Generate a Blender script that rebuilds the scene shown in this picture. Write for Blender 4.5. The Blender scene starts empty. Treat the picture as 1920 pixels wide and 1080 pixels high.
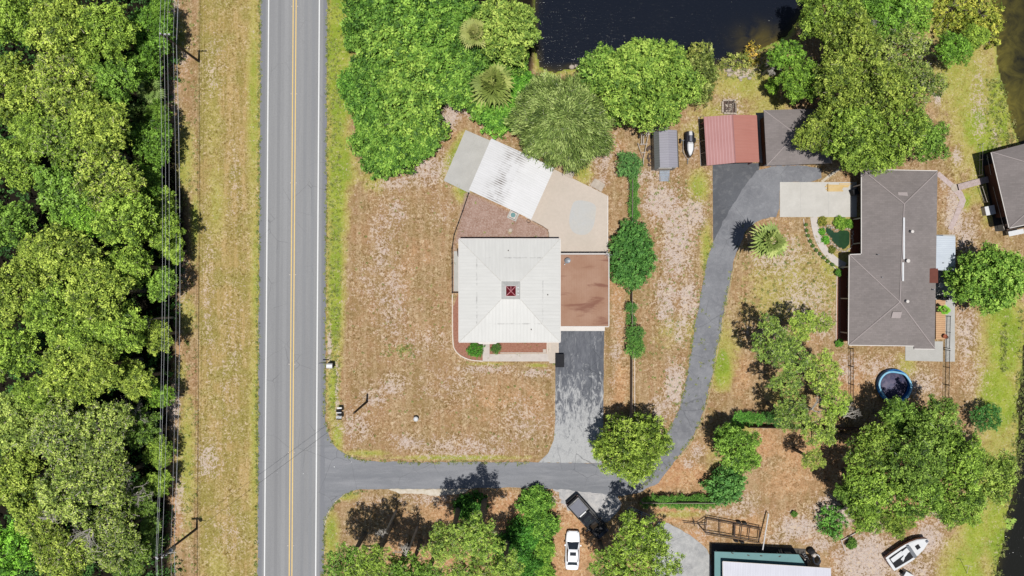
import bpy, math, random
import numpy as np
from mathutils import Vector, Matrix
C = bpy.context.scene
COL = C.collection
rng = np.random.default_rng(7)
random.seed(7)
R = math.radians

# ------------------------------------------------------------------ camera, sky, sun, exposure
CAMH = 85.0                     # drone height in metres
cam = bpy.data.cameras.new('camera'); camo = bpy.data.objects.new('camera', cam)
COL.objects.link(camo); camo.location = (0, 0, CAMH); camo.rotation_euler = (0, 0, 0)
cam.sensor_width = 36; cam.lens = 36*CAMH/128.0; cam.clip_start = 1; cam.clip_end = 4000
C.camera = camo
SUN_EL, SUN_AZ = 81.8, 180.0    # high midday sun from the bottom of the picture
w = bpy.data.worlds.new('World'); C.world = w; w.use_nodes = True
nt = w.node_tree; bg = nt.nodes['Background']
sky = nt.nodes.new('ShaderNodeTexSky'); sky.sky_type = 'NISHITA'; sky.sun_disc = False
sky.sun_elevation = R(SUN_EL); sky.sun_rotation = R(SUN_AZ); sky.air_density = 1.0; sky.dust_density = 1.0
nt.links.new(sky.outputs[0], bg.inputs[0]); bg.inputs[1].default_value = 0.062
sl = bpy.data.lights.new('sun', 'SUN'); sl.energy = 5.0; sl.angle = R(0.55); sl.color = (1, .975, .935)
so = bpy.data.objects.new('sun', sl); COL.objects.link(so)
so.rotation_euler = (R(90-SUN_EL), 0, R(-1)); so.location = (0, -20, 120)
C.view_settings.view_transform = 'Standard'; C.view_settings.look = 'None'
C.view_settings.exposure = 0.14; C.view_settings.gamma = 1.0
C.render.engine = 'CYCLES'
C.cycles.max_bounces = 6; C.cycles.transparent_max_bounces = 8

KA = 0.56                        # real surfaces reflect about this much of what the bright picture shows
def alb(r, g, b, k=1.0):
    f = lambda c: ((c/255+.055)/1.055)**2.4 if c > 10 else c/255/12.92
    return (min(f(r)*KA*k, .9), min(f(g)*KA*k, .9), min(f(b)*KA*k, .9), 1)
def P(px, py, h=0.0):
    s = (CAMH-h)/CAMH/15.0
    return Vector(((px-960)*s, (540-py)*s, h))

# ------------------------------------------------------------------ materials
class NT:
    def __init__(s, name):
        s.m = bpy.data.materials.new(name); s.m.use_nodes = True
        s.t = s.m.node_tree; s.b = s.t.nodes['Principled BSDF']; s.out = s.t.nodes['Material Output']
        s.tc = s.n('ShaderNodeTexCoord')
    def n(s, ty, **k):
        x = s.t.nodes.new(ty)
        for a, v in k.items():
            if a.startswith('i_'): x.inputs[a[2:].replace('_', ' ')].default_value = v
            else: setattr(x, a, v)
        return x
    def l(s, a, b): s.t.links.new(a, b)
    def noise(s, scale, detail=4, rough=.6, co=None, out='Fac', dist=0):
        x = s.n('ShaderNodeTexNoise'); x.inputs['Scale'].default_value = scale
        x.inputs['Detail'].default_value = detail; x.inputs['Roughness'].default_value = rough
        x.inputs['Distortion'].default_value = dist
        s.l(co or s.tc.outputs['Object'], x.inputs['Vector']); return x.outputs[out]
    def mapr(s, v, a, b, c=0., d=1., smooth=False):
        x = s.n('ShaderNodeMapRange'); x.inputs[1].default_value = a; x.inputs[2].default_value = b
        x.inputs[3].default_value = c; x.inputs[4].default_value = d
        if smooth: x.interpolation_type = 'SMOOTHSTEP'
        s.l(v, x.inputs[0]); return x.outputs[0]
    def mix(s, f, a, b, mode='MIX'):
        x = s.n('ShaderNodeMix', data_type='RGBA', blend_type=mode)
        for v, i in ((f, 0), (a, 6), (b, 7)):
            if isinstance(v, (float, int)): x.inputs[i].default_value = v
            elif isinstance(v, tuple): x.inputs[i].default_value = v
            else: s.l(v, x.inputs[i])
        return x.outputs[2]
    def math(s, op, a, b=0.):
        x = s.n('ShaderNodeMath', operation=op)
        for v, i in ((a, 0), (b, 1)):
            if isinstance(v, (float, int)): x.inputs[i].default_value = v
            else: s.l(v, x.inputs[i])
        return x.outputs[0]
    def bump(s, h, strength=.3, dist=.05):
        x = s.n('ShaderNodeBump'); x.inputs['Strength'].default_value = strength
        x.inputs['Distance'].default_value = dist; s.l(h, x.inputs['Height'])
        s.l(x.outputs[0], s.b.inputs['Normal']); return x
    def fin(s, col, rough=.85, spec=.3, metal=0.):
        if isinstance(col, tuple): s.b.inputs['Base Color'].default_value = col
        else: s.l(col, s.b.inputs['Base Color'])
        s.b.inputs['Roughness'].default_value = rough
        s.b.inputs['Specular IOR Level'].default_value = spec
        s.b.inputs['Metallic'].default_value = metal
        return s.m

MATS = {}
def simple(name, c1, c2=None, scale=2., rough=.8, spec=.3, metal=0., fine=None, bump=0.):
    """two-tone weathered surface with broad and fine noise"""
    if name in MATS: return MATS[name]
    k = NT(name); c2 = c2 or tuple(x*.8 for x in c1[:3])+(1,)
    a = k.mapr(k.noise(scale, 5, .65), .35, .68)
    col = k.mix(a, c1, c2)
    f = k.mapr(k.noise(fine or scale*12, 3, .7), .3, .75)
    col = k.mix(k.math('MULTIPLY', f, .35), col, tuple(x*.72 for x in c1[:3])+(1,))
    if bump: k.bump(f, bump, .03)
    MATS[name] = k.fin(col, rough, spec, metal); return MATS[name]

def asphalt(name, c1, c2, c3, wear=.5, scale=.25, stretch=(1, 1, 1), worn=None, tracks=None):
    k = NT(name)
    mp = k.n('ShaderNodeMapping'); mp.inputs['Scale'].default_value = stretch; k.l(k.tc.outputs['Object'], mp.inputs[0])
    big = k.mapr(k.noise(scale, 5, .6, mp.outputs[0]), .35, .65)
    mid = k.mapr(k.noise(1.3, 6, .7, mp.outputs[0], dist=.6), .62-wear*.3, .82-wear*.25)
    grain = k.mapr(k.noise(9, 4, .85), .36, .66)
    col = k.mix(big, c1, c2); col = k.mix(k.math('MULTIPLY', mid, .6), col, c3)
    if worn:
        sp = k.n('ShaderNodeSeparateXYZ'); k.l(k.tc.outputs['Object'], sp.inputs[0])
        m2 = k.n('ShaderNodeMapping'); m2.inputs['Scale'].default_value = (1.6, .55, 1); k.l(k.tc.outputs['Object'], m2.inputs[0])
        st = k.noise(1.2, 6, .75, m2.outputs[0], dist=1.2); w2 = k.mapr(sp.outputs[1], worn[0], worn[1], -.06, .22)
        f = k.mapr(k.math('ADD', st, w2), .50, .66, smooth=True); col = k.mix(k.math('MULTIPLY', f, .8), col, worn[2])
        sp2 = k.mapr(k.noise(.8, 5, .7, dist=1.), .52, .66); col = k.mix(k.math('MULTIPLY', k.math('MULTIPLY', f, sp2), .6), col, alb(150, 151, 154))
    if tracks:
        sp = k.n('ShaderNodeSeparateXYZ'); k.l(k.tc.outputs['Object'], sp.inputs[0])
        xx = k.math('ADD', sp.outputs[0], k.math('MULTIPLY', sp.outputs[1], -.0074))
        for c_, wd_, colr, a_ in tracks:
            f = k.mapr(k.math('ABSOLUTE', k.math('SUBTRACT', xx, c_)), wd_*.4, wd_, 1, 0, True); col = k.mix(k.math('MULTIPLY', f, a_), col, colr)
    col = k.mix(k.math('MULTIPLY', grain, .33), col, tuple(x*.55 for x in c1[:3])+(1,))
    # hairline cracks
    v = k.n('ShaderNodeTexVoronoi', feature='DISTANCE_TO_EDGE'); v.inputs['Scale'].default_value = .33
    wv = k.mix(.25, k.tc.outputs['Object'], k.noise(1.1, 3, .6, out='Color'), 'ADD')
    k.l(wv, v.inputs['Vector'])
    cr = k.mapr(v.outputs['Distance'], .0, .010, 1, 0)
    sel = k.mapr(k.noise(.12, 2), .5, .6)
    cr = k.math('MULTIPLY', cr, sel)
    col = k.mix(k.math('MULTIPLY', cr, .65), col, tuple(x*.35 for x in c1[:3])+(1,))
    k.bump(grain, .25, .02)
    return k.fin(col, .88, .25)

M = {}
M['road'] = asphalt('road_asphalt', alb(155, 155, 156), alb(166, 166, 166), alb(146, 147, 149), .3, .25, (2.2, .12, 1), tracks=((-31.35, .5, alb(136, 138, 144), .8), (-23.45, .55, alb(134, 136, 143), .8), (-29.3, .28, alb(138, 138, 140), .45), (-28.4, .35, alb(178, 178, 178), .4), (-26, .3, alb(142, 144, 148), .35), (-25.0, .3, alb(150, 152, 156), .5)))
M['side_road'] = asphalt('side_road_asphalt', alb(134, 136, 141), alb(156, 157, 161), alb(172, 172, 175), .45, .3, (.25, 1.6, 1))
M['drive_dark'] = asphalt('sealed_drive_asphalt', alb(94, 97, 104), alb(112, 114, 121), alb(146, 148, 153), .62, .2, (1.6, .5, 1), worn=(-9, -19.5, alb(216, 216, 214)))
M['drive_gray'] = asphalt('grey_drive_asphalt', alb(128, 129, 134), alb(150, 151, 155), alb(170, 170, 173), .5, .35)
M['drive_barn'] = asphalt('barn_drive_asphalt', alb(96, 98, 103), alb(110, 112, 117), alb(150, 150, 150), .35, .3)
M['apron'] = asphalt('worn_apron_asphalt', alb(168, 168, 170), alb(186, 186, 186), alb(236, 230, 224), .9, .5)
M['gravel_pad'] = asphalt('pale_cement_pad', alb(168, 168, 168), alb(196, 196, 194), alb(222, 220, 216), .7, .5)
M['paint_white'] = simple('white_road_paint', alb(250, 250, 248), alb(240, 240, 238), 3, .6)
M['paint_yellow'] = simple('yellow_road_paint', alb(248, 214, 138), alb(238, 200, 118), 3, .6)
M['concrete'] = simple('light_concrete', alb(220, 216, 208), alb(206, 202, 194), .6, .9, bump=.1)
M['concrete_grey'] = simple('grey_concrete', alb(204, 202, 196), alb(190, 188, 182), .5, .9, bump=.1)
M['patio'] = simple('beige_patio_concrete', alb(220, 206, 192), alb(210, 198, 184), .25, .9)
M['pool_patch'] = simple('filled_pool_cement', alb(204, 204, 202), alb(210, 205, 196), .35, .9)
M['walk'] = simple('pink_white_walk', alb(224, 214, 204), alb(208, 198, 190), 1.5, .9)
M['kerb_white'] = simple('cream_kerb', alb(228, 208, 188), alb(240, 230, 220), 2, .8)
M['mulch'] = simple('red_mulch', alb(160, 108, 88), alb(190, 140, 118), 5, .95, fine=14, bump=.6)
M['wall_cream'] = simple('cream_stucco', alb(226, 214, 196), None, 2, .9)
M['wall_brown'] = simple('brown_siding', alb(120, 78, 62), alb(100, 66, 54), 1, .85)
M['fascia'] = simple('white_fascia', alb(238, 232, 226), alb(228, 220, 212), 1.5, .6)
M['brown_dark'] = simple('brown_metal_edge', alb(110, 88, 72), None, 1.5, .6)
M['white'] = simple('white_painted', alb(240, 240, 240), alb(226, 228, 230), 3, .45, .4)
M['bone'] = simple('off_white_paint', alb(226, 214, 204), None, 3, .6)
M['black'] = simple('black_plastic', (.012, .012, .014, 1), (.018, .018, .020, 1), 3, .8, .15)
M['iron'] = simple('dark_rusty_steel', (.035, .026, .022, 1), (.08, .045, .03, 1), 4, .7)
M['metal_grey'] = simple('galvanised_metal', alb(176, 180, 184), alb(150, 154, 160), 3, .5, .5, .3)
M['wood_grey'] = simple('weathered_wood', alb(166, 152, 140), alb(140, 128, 116), 4, .9)
M['wood_orange'] = simple('tan_timber_deck', alb(222, 180, 138), alb(208, 164, 124), 2, .8)
M['wood_yellow'] = simple('fresh_pine_boards', alb(236, 204, 140), alb(222, 186, 120), 2, .8)
M['wood_blue'] = simple('pale_ramp_boards', alb(176, 186, 198), alb(150, 160, 174), 4, .85)
M['pole_wood'] = simple('creosoted_pole_wood', (.04, .03, .022, 1), (.07, .05, .036, 1), 3, .9)
M['bark'] = simple('grey_bark', alb(150, 140, 124), alb(110, 100, 86), 3, .95, bump=.5)
M['deadwood'] = simple('bleached_dead_wood', alb(196, 190, 180), alb(160, 152, 140), 3, .9)
M['glass_dark'] = simple('dark_glass', (.012, .015, .02, 1), (.02, .025, .03, 1), 1, .08, .6)
M['tyre'] = simple('tyre_rubber', (.02, .02, .02, 1), None, 5, .9)
M['carwhite'] = simple('white_car_paint', (.74, .75, .77, 1), (.70, .71, .73, 1), 1, .25, .5, fine=3)
M['carblack'] = simple('black_car_paint', (.012, .012, .015, 1), (.018, .018, .022, 1), 1, .22, .5, fine=3)
M['tonneau'] = simple('grey_vinyl_cover', alb(122, 124, 136), alb(112, 114, 126), 1.5, .6)
M['teal'] = simple('teal_painted_roof', alb(112, 158, 158), alb(100, 146, 148), .6, .6)
M['blue'] = simple('blue_vinyl', alb(50, 140, 215), alb(30, 105, 190), 2, .4)
M['lightblue'] = simple('light_blue_rim', alb(165, 220, 245), alb(110, 190, 235), 2, .4)
M['terracotta'] = simple('terracotta', alb(170, 96, 66), None, 3, .8)
M['stone'] = simple('pale_stone', alb(214, 200, 184), alb(186, 172, 156), 2, .9, bump=.4)
M['hullred'] = simple('faded_red_hull', alb(206, 170, 160), alb(186, 140, 130), 2, .6)
M['algae'] = simple('green_pond_water', (.012, .035, .016, 1), (.02, .05, .02, 1), .8, .12, .5)
M['red_glass'] = simple('dark_red_cupola_glass', alb(120, 26, 34), alb(90, 20, 28), 2, .3)
M['pink'] = simple('pink_cupola_bars', alb(226, 150, 156), None, 2, .6)
M['lily'] = simple('lily_pad_green', alb(176, 206, 84), alb(150, 190, 70), 2, .6)
M['pinkstone'] = simple('pinkish_brick_paver', alb(216, 198, 194), alb(190, 168, 160), 3, .9)

def shingle(name, c1, c2, edge):
    k = NT(name)
    a = k.mapr(k.noise(.35, 5, .6), .35, .65); col = k.mix(a, c1, c2)
    g = k.mapr(k.noise(9, 4, .8), .25, .75); col = k.mix(k.math('MULTIPLY', g, .4), col, tuple(x*.68 for x in c1[:3])+(1,))
    br = k.n('ShaderNodeTexBrick'); br.inputs['Scale'].default_value = 1; br.inputs['Brick Width'].default_value = .5
    br.inputs['Row Height'].default_value = .22; br.inputs['Mortar Size'].default_value = .012
    br.inputs['Color1'].default_value = (.8, .8, .8, 1); br.inputs['Color2'].default_value = (1.1, 1.1, 1.1, 1)
    br.inputs['Mortar'].default_value = (.6, .6, .6, 1); k.l(k.tc.outputs['Object'], br.inputs[0])
    col = k.mix(.45, col, br.outputs[0], 'MULTIPLY')
    st = k.mapr(k.noise(.9, 4, .7, dist=1), .6, .8); col = k.mix(k.math('MULTIPLY', st, .35), col, edge)
    k.bump(g, .3, .02)
    return k.fin(col, .95, .15)
M['shingle'] = shingle('brown_grey_shingle', alb(157, 148, 145), alb(145, 137, 134), alb(178, 165, 162))
M['ridgecap'] = simple('lighter_ridge_shingle', alb(190, 178, 175), alb(178, 167, 164), 1, .95)

def metal_roof(name, c1, c2, line, pitch=.3, stain=None, stainband=None, axis=None, depth=.5, spec=.35, ring=None):
    """ribbed sheet roof; ribs run down each slope (direction taken from the face normal) or along a fixed axis"""
    k = NT(name)
    sp = k.n('ShaderNodeSeparateXYZ'); k.l(k.tc.outputs['Object'], sp.inputs[0])
    if axis is None:
        ge = k.n('ShaderNodeNewGeometry'); sn = k.n('ShaderNodeSeparateXYZ'); k.l(ge.outputs['True Normal'], sn.inputs[0])
        c = k.math('GREATER_THAN', k.math('ABSOLUTE', sn.outputs[0]), k.math('ABSOLUTE', sn.outputs[1]))
        mx = k.n('ShaderNodeMix'); k.l(c, mx.inputs[0]); k.l(sp.outputs[0], mx.inputs[2]); k.l(sp.outputs[1], mx.inputs[3])
        co = mx.outputs[0]
        my = k.n('ShaderNodeMix'); k.l(c, my.inputs[0]); k.l(sp.outputs[1], my.inputs[2]); k.l(sp.outputs[0], my.inputs[3])
        al = my.outputs[0]
    else:
        ax, ay = axis
        co = k.math('ADD', k.math('MULTIPLY', sp.outputs[0], ax), k.math('MULTIPLY', sp.outputs[1], ay))
        al = k.math('ADD', k.math('MULTIPLY', sp.outputs[0], -ay), k.math('MULTIPLY', sp.outputs[1], ax))
    fr = k.math('FRACT', k.math('DIVIDE', co, pitch))
    tri = k.math('ABSOLUTE', k.math('SUBTRACT', fr, .5))
    rib = k.mapr(tri, .36, .46, smooth=True)
    a = k.mapr(k.noise(.4, 5, .65), .35, .65)
    cv = k.n('ShaderNodeCombineXYZ'); k.l(k.math('MULTIPLY', co, 2.2), cv.inputs[0]); k.l(k.math('MULTIPLY', al, .25), cv.inputs[1])
    streak = k.mapr(k.noise(1.3, 4, .7, cv.outputs[0]), .42, .75)
    col = k.mix(a, c1, c2); col = k.mix(k.math('MULTIPLY', streak, .4), col, tuple(x*.8 for x in c2[:3])+(1,))
    col = k.mix(k.math('MULTIPLY', rib, depth), col, line)
    if stain:
        lo, hi, amt = stainband
        band = k.math('MULTIPLY', k.mapr(al, lo-.9, lo+.9), k.mapr(al, hi-.9, hi+.9, 1, 0))
        gaps = k.mapr(k.noise(.55, 3, .6), .42, .62)
        groove = k.mapr(tri, .1, .4)
        s2 = k.math('MULTIPLY', k.math('MULTIPLY', band, gaps), k.math('MULTIPLY', groove, amt))
        col = k.mix(s2, col, stain)
    if ring:
        ds = k.math('MAXIMUM', k.math('ABSOLUTE', sp.outputs[0]), k.math('ABSOLUTE', sp.outputs[1]))
        f = k.mapr(k.math('ABSOLUTE', k.math('SUBTRACT', ds, ring)), .02, .11, 1, 0); g = k.mapr(k.noise(1.1, 4, .75), .46, .62)
        col = k.mix(k.math('MULTIPLY', k.math('MULTIPLY', f, g), .7), col, alb(140, 138, 134))
    k.bump(rib, .25, .02)
    return k.fin(col, .5, spec)
M['roof_white'] = metal_roof('cream_white_sheet_roof', alb(218, 217, 212), alb(213, 212, 207), alb(205, 204, 199), .42, depth=.35, ring=3.98)
M['roof_bright'] = metal_roof('bright_white_sheet_roof', alb(228, 227, 227), alb(220, 219, 218), alb(200, 198, 196), .27, alb(92, 76, 62), (-.2, 1.9, 1.0), (math.sin(R(26.3)), math.cos(R(26.3))))
M['roof_red'] = metal_roof('red_sheet_roof', alb(192, 130, 116), alb(188, 124, 110), alb(204, 156, 150), .36, axis=(0, 1), depth=.1)
M['roof_redribs'] = metal_roof('red_ribbed_sheet_roof', alb(190, 134, 130), alb(182, 124, 120), alb(212, 166, 166), .34, axis=(1, .06), depth=.7)
M['roof_patio'] = metal_roof('white_patio_roof', alb(216, 224, 232), alb(205, 214, 224), alb(184, 192, 202), .25, axis=(0, 1))
M['roof_shed'] = metal_roof('grey_shed_roof', alb(168, 165, 175), alb(160, 158, 166), alb(136, 134, 142), .3, axis=(0, 1), depth=.6)
M['roof_shed2'] = metal_roof('dark_shed_roof', alb(128, 130, 128), alb(120, 122, 120), alb(104, 104, 104), .3, axis=(0, 1), depth=.6)
M['roof_corr'] = metal_roof('corrugated_white_roof', alb(222, 222, 232), alb(214, 214, 224), alb(186, 186, 198), .2, axis=(1, 0))
def brown_roof():
    k = NT('brown_rolled_roof')
    mp = k.n('ShaderNodeMapping'); mp.inputs['Scale'].default_value = (.35, 1.5, 1); k.l(k.tc.outputs['Object'], mp.inputs[0])
    a = k.mapr(k.noise(.5, 4, .6), .35, .65); col = k.mix(a, alb(172, 134, 110), alb(184, 149, 126))
    s = k.mapr(k.noise(.5, 4, .6, mp.outputs[0], dist=.6), .50, .64, smooth=True); col = k.mix(k.math('MULTIPLY', s, .75), col, alb(128, 82, 68))
    sp = k.n('ShaderNodeSeparateXYZ'); k.l(k.tc.outputs['Object'], sp.inputs[0])
    f = k.math('ABSOLUTE', k.math('SUBTRACT', k.math('FRACT', k.math('DIVIDE', sp.outputs[0], .3)), .5))
    ln = k.mapr(f, .44, .49); col = k.mix(k.math('MULTIPLY', ln, .3), col, alb(140, 94, 78))
    g = k.noise(14, 3, .7); col = k.mix(k.math('MULTIPLY', k.mapr(g, .3, .7), .2), col, alb(150, 100, 82))
    return k.fin(col, .9, .2)
M['roof_brown'] = brown_roof()

def leaf_mat(name, base, dark, light, transl=.11):
    k = NT(name)
    at = k.n('ShaderNodeAttribute', attribute_name='tint')
    oi = k.n('ShaderNodeObjectInfo')
    col = k.mix(k.mapr(at.outputs['Fac'], 0, .5), dark, base)
    col = k.mix(k.mapr(at.outputs['Fac'], .5, 1), col, light)
    col = k.mix(1.0, col, oi.outputs['Color'], 'MULTIPLY')
    k.l(col, k.b.inputs['Base Color']); k.b.inputs['Roughness'].default_value = .6
    k.b.inputs['Specular IOR Level'].default_value = .22
    tr = k.n('ShaderNodeBsdfTranslucent'); k.l(col, tr.inputs[0])
    ms = k.n('ShaderNodeMixShader'); ms.inputs[0].default_value = transl
    k.l(k.b.outputs[0], ms.inputs[1]); k.l(tr.outputs[0], ms.inputs[2]); k.l(ms.outputs[0], k.out.inputs[0])
    return k.m
M['oakleaf'] = leaf_mat('oak_leaves', (.185, .275, .044, 1), (.046, .08, .018, 1), (.43, .54, .12, 1))
M['brightleaf'] = leaf_mat('bright_leaves', (.21, .335, .055, 1), (.07, .14, .024, 1), (.43, .56, .12, 1))
M['shrubleaf'] = leaf_mat('shrub_leaves', (.12, .25, .034, 1), (.032, .085, .015, 1), (.29, .46, .08, 1))
M['oliveleaf'] = leaf_mat('olive_fine_leaves', (.16, .215, .055, 1), (.05, .075, .022, 1), (.42, .47, .19, 1))
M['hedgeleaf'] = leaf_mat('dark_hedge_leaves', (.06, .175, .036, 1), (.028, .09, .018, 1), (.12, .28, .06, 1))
M['palmleaf'] = leaf_mat('palm_fronds', (.20, .25, .07, 1), (.11, .15, .045, 1), (.34, .36, .14, 1))
M['twig'] = leaf_mat('grey_twigs_moss', (.36, .33, .28, 1), (.24, .22, .18, 1), (.48, .45, .40, 1), .1)
M['grasstuft'] = leaf_mat('ground_weeds', (.22, .27, .06, 1), (.13, .17, .04, 1), (.38, .36, .15, 1))

# ------------------------------------------------------------------ mesh helpers
class MB:
    def __init__(s): s.v = []; s.f = []
    def add(s, vs, fs):
        o = len(s.v); s.v += [tuple(v) for v in vs]; s.f += [tuple(i+o for i in f) for f in fs]; return s
    def box(s, cx, cy, cz, sx, sy, sz, rot=0., taper=1.):
        c, n = math.cos(rot), math.sin(rot); vs = []
        for k, z in enumerate((cz-sz/2, cz+sz/2)):
            t = taper if k else 1
            for x, y in ((-1, -1), (1, -1), (1, 1), (-1, 1)):
                X, Y = x*sx/2*t, y*sy/2*t; vs.append((cx+X*c-Y*n, cy+X*n+Y*c, z))
        return s.add(vs, [(3, 2, 1, 0), (4, 5, 6, 7), (0, 1, 5, 4), (1, 2, 6, 5), (2, 3, 7, 6), (3, 0, 4, 7)])
    def prism(s, pts, z0, z1):
        n = len(pts)
        a = sum(pts[i][0]*pts[(i+1) % n][1]-pts[(i+1) % n][0]*pts[i][1] for i in range(n))
        if a < 0: pts = pts[::-1]
        vs = [(p[0], p[1], z0) for p in pts]+[(p[0], p[1], z1) for p in pts]
        return s.add(vs, [tuple(range(n-1, -1, -1)), tuple(range(n, 2*n))]+[(i, (i+1) % n, n+(i+1) % n, n+i) for i in range(n)])
    def slab(s, vs, fs, t=.12):
        """roof faces given a thickness t downwards"""
        n = len(vs); V = [tuple(v) for v in vs]+[(v[0], v[1], v[2]-t) for v in vs]
        F = list(fs)+[tuple(i+n for i in f[::-1]) for f in fs]
        ed = {}
        for f in fs:
            for i in range(len(f)): ed[(f[i], f[(i+1) % len(f)])] = 1
        for a, b in ed:
            if (b, a) not in ed: F.append((b, a, a+n, b+n))
        return s.add(V, F)
    def tube(s, pts, r, seg=6, r1=None):
        pts = [Vector(p) for p in pts]; n = len(pts); vs = []
        for i, p in enumerate(pts):
            d = (pts[min(i+1, n-1)]-pts[max(i-1, 0)]).normalized()
            u = d.orthogonal().normalized() if i == 0 else (u-d*u.dot(d)).normalized()
            v = d.cross(u); rr = r if r1 is None else r+(r1-r)*i/max(n-1, 1)
            for k in range(seg):
                a = 2*math.pi*k/seg; vs.append(p+u*math.cos(a)*rr+v*math.sin(a)*rr)
        fs = [(i*seg+k, i*seg+(k+1) % seg, (i+1)*seg+(k+1) % seg, (i+1)*seg+k) for i in range(n-1) for k in range(seg)]
        fs += [tuple(range(seg-1, -1, -1)), tuple(range((n-1)*seg, n*seg))]
        return s.add(vs, fs)
    def lathe(s, cx, cy, prof, seg=20, sx=1., sy=1.):
        vs = []; fs = []; m = len(prof)
        for k in range(seg):
            a = 2*math.pi*k/seg
            for r, z in prof: vs.append((cx+r*math.cos(a)*sx, cy+r*math.sin(a)*sy, z))
        for k in range(seg):
            q = (k+1) % seg
            for i in range(m-1): fs.append((k*m+i, q*m+i, q*m+i+1, k*m+i+1))
        fs.append(tuple(k*m+m-1 for k in range(seg))); fs.append(tuple(k*m for k in range(seg-1, -1, -1)))
        return s.add(vs, fs)
    def loft(s, secs):
        m = len(secs[0]); vs = [p for q in secs for p in q]
        fs = [(i*m+k, i*m+(k+1) % m, (i+1)*m+(k+1) % m, (i+1)*m+k) for i in range(len(secs)-1) for k in range(m)]
        fs += [tuple(range(m-1, -1, -1)), tuple(range((len(secs)-1)*m, len(secs)*m))]
        return s.add(vs, fs)
    def xf(s, M4): s.v = [tuple(M4 @ Vector(v)) for v in s.v]; return s
    def build(s, name, mat, parent=None, smooth=False, local=False, bevel=0.):
        me = bpy.data.meshes.new(name); off = Vector((0, 0, 0))
        if parent is not None and not local: off = wloc(parent)
        me.from_pydata([tuple(Vector(v)-off) for v in s.v], [], s.f); me.materials.append(mat)
        if smooth: me.polygons.foreach_set('use_smooth', [True]*len(me.polygons))
        me.update(); o = bpy.data.objects.new(name, me); COL.objects.link(o)
        if parent is not None: o.parent = parent
        if bevel:
            b = o.modifiers.new('bevel', 'BEVEL'); b.width = bevel; b.segments = 2; b.limit_method = 'ANGLE'
        return o
LOC = {}
def wloc(o):
    p = Vector(o.location)
    while o.parent is not None: o = o.parent; p += Vector(o.location)
    return p
def tag(o, label, cat, group=None):
    o['label'] = label; o['category'] = cat
    if group: o['group'] = group
    return o
def thing(name, label, cat, loc, rz=0., group=None):
    o = bpy.data.objects.new(name, None); COL.objects.link(o); o.location = loc; o.rotation_euler = (0, 0, rz)
    o.empty_display_size = .3
    return tag(o, label, cat, group)
def struct(o, kind='structure'): o['kind'] = kind; return o
def copy_tree(src, parent=None):
    c = src.copy(); COL.objects.link(c); c.parent = parent
    for ch in [x for x in src.children]: copy_tree(ch, c)
    return c
def pix(pts, h=0.): return [P(x, y, h) for x, y in pts]
def smoothpoly(pts, it=2):
    pts = [Vector(p) for p in pts]
    for _ in range(it):
        n = len(pts); q = []
        for i in range(n):
            a, b = pts[i], pts[(i+1) % n]; q += [a*.75+b*.25, a*.25+b*.75]
        pts = q
    return pts
def smoothline(pts, it=2):
    pts = [Vector(p) for p in pts]
    for _ in range(it):
        q = [pts[0]]
        for a, b in zip(pts[:-1], pts[1:]): q += [a*.75+b*.25, a*.25+b*.75]
        pts = q+[pts[-1]]
    return pts
def ribbon(pts, wd):
    pts = [Vector(p) for p in pts]; L = []; Rr = []
    for i, p in enumerate(pts):
        d = (pts[min(i+1, len(pts)-1)]-pts[max(i-1, 0)]); n = Vector((-d.y, d.x, 0)).normalized()
        L.append(p+n*wd/2); Rr.append(p-n*wd/2)
    return L+Rr[::-1]
# ================================================================== THE GROUND (one sheet to the horizon)
def axis_coords(lim, step, far):
    a = list(np.arange(-lim, lim+1e-6, step)); g = step
    out = []; x = lim
    while x < far: g *= 1.35; x += g; out.append(x)
    return np.array([-q for q in out[::-1]]+a+out)
GX = axis_coords(70, .25, 900); GY = axis_coords(42, .25, 900)
XX, YY = np.meshgrid(GX, GY); PX = XX*15+960; PY = 540-YY*15     # zone lists below are given in the photograph's ground grid (15 per metre)

def vnoise(x, y, s, seed):
    """cheap value noise on the grid"""
    r = np.random.default_rng(seed); T = r.random((256, 256))
    x = x*s+1000; y = y*s+1000; xi = np.floor(x).astype(int); yi = np.floor(y).astype(int); fx = x-xi; fy = y-yi
    fx = fx*fx*(3-2*fx); fy = fy*fy*(3-2*fy)
    g = lambda i, j: T[(xi+i) & 255, (yi+j) & 255]
    return (g(0, 0)*(1-fx)+g(1, 0)*fx)*(1-fy)+(g(0, 1)*(1-fx)+g(1, 1)*fx)*fy
def sdf(poly, X=None, Y=None):
    """signed distance (px, negative inside) to a polygon"""
    X = PX if X is None else X; Y = PY if Y is None else Y
    d = np.full(X.shape, 1e9); ins = np.zeros(X.shape, bool); n = len(poly)
    for i in range(n):
        ax, ay = poly[i]; bx, by = poly[(i+1) % n]; dx, dy = bx-ax, by-ay
        t = np.clip(((X-ax)*dx+(Y-ay)*dy)/(dx*dx+dy*dy+1e-9), 0, 1)
        d = np.minimum(d, (X-ax-t*dx)**2+(Y-ay-t*dy)**2)
        if ay != by: ins ^= ((ay > Y) != (by > Y)) & (X < (bx-ax)*(Y-ay)/(by-ay)+ax)
    d = np.sqrt(d); return np.where(ins, -d, d)
n1 = vnoise(XX, YY, .35, 1); n2 = vnoise(XX, YY, 1.1, 2); n3 = vnoise(XX, YY, .12, 3); NZ = n1*.5+n2*.3+n3*.2
def blobs(lst):
    w = np.zeros(PX.shape)
    for b in lst:
        x, y, rx, ry, s = b[:5]; rot = R(b[5]) if len(b) > 5 else 0
        c, n = math.cos(rot), math.sin(rot); dx = PX-x; dy = PY-y
        u = (dx*c+dy*n)/rx; v = (-dx*n+dy*c)/ry
        w = np.maximum(w, s*np.clip(1.35-(u*u+v*v)**.5*(.75+.6*NZ), 0, 1))
    return w
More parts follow.
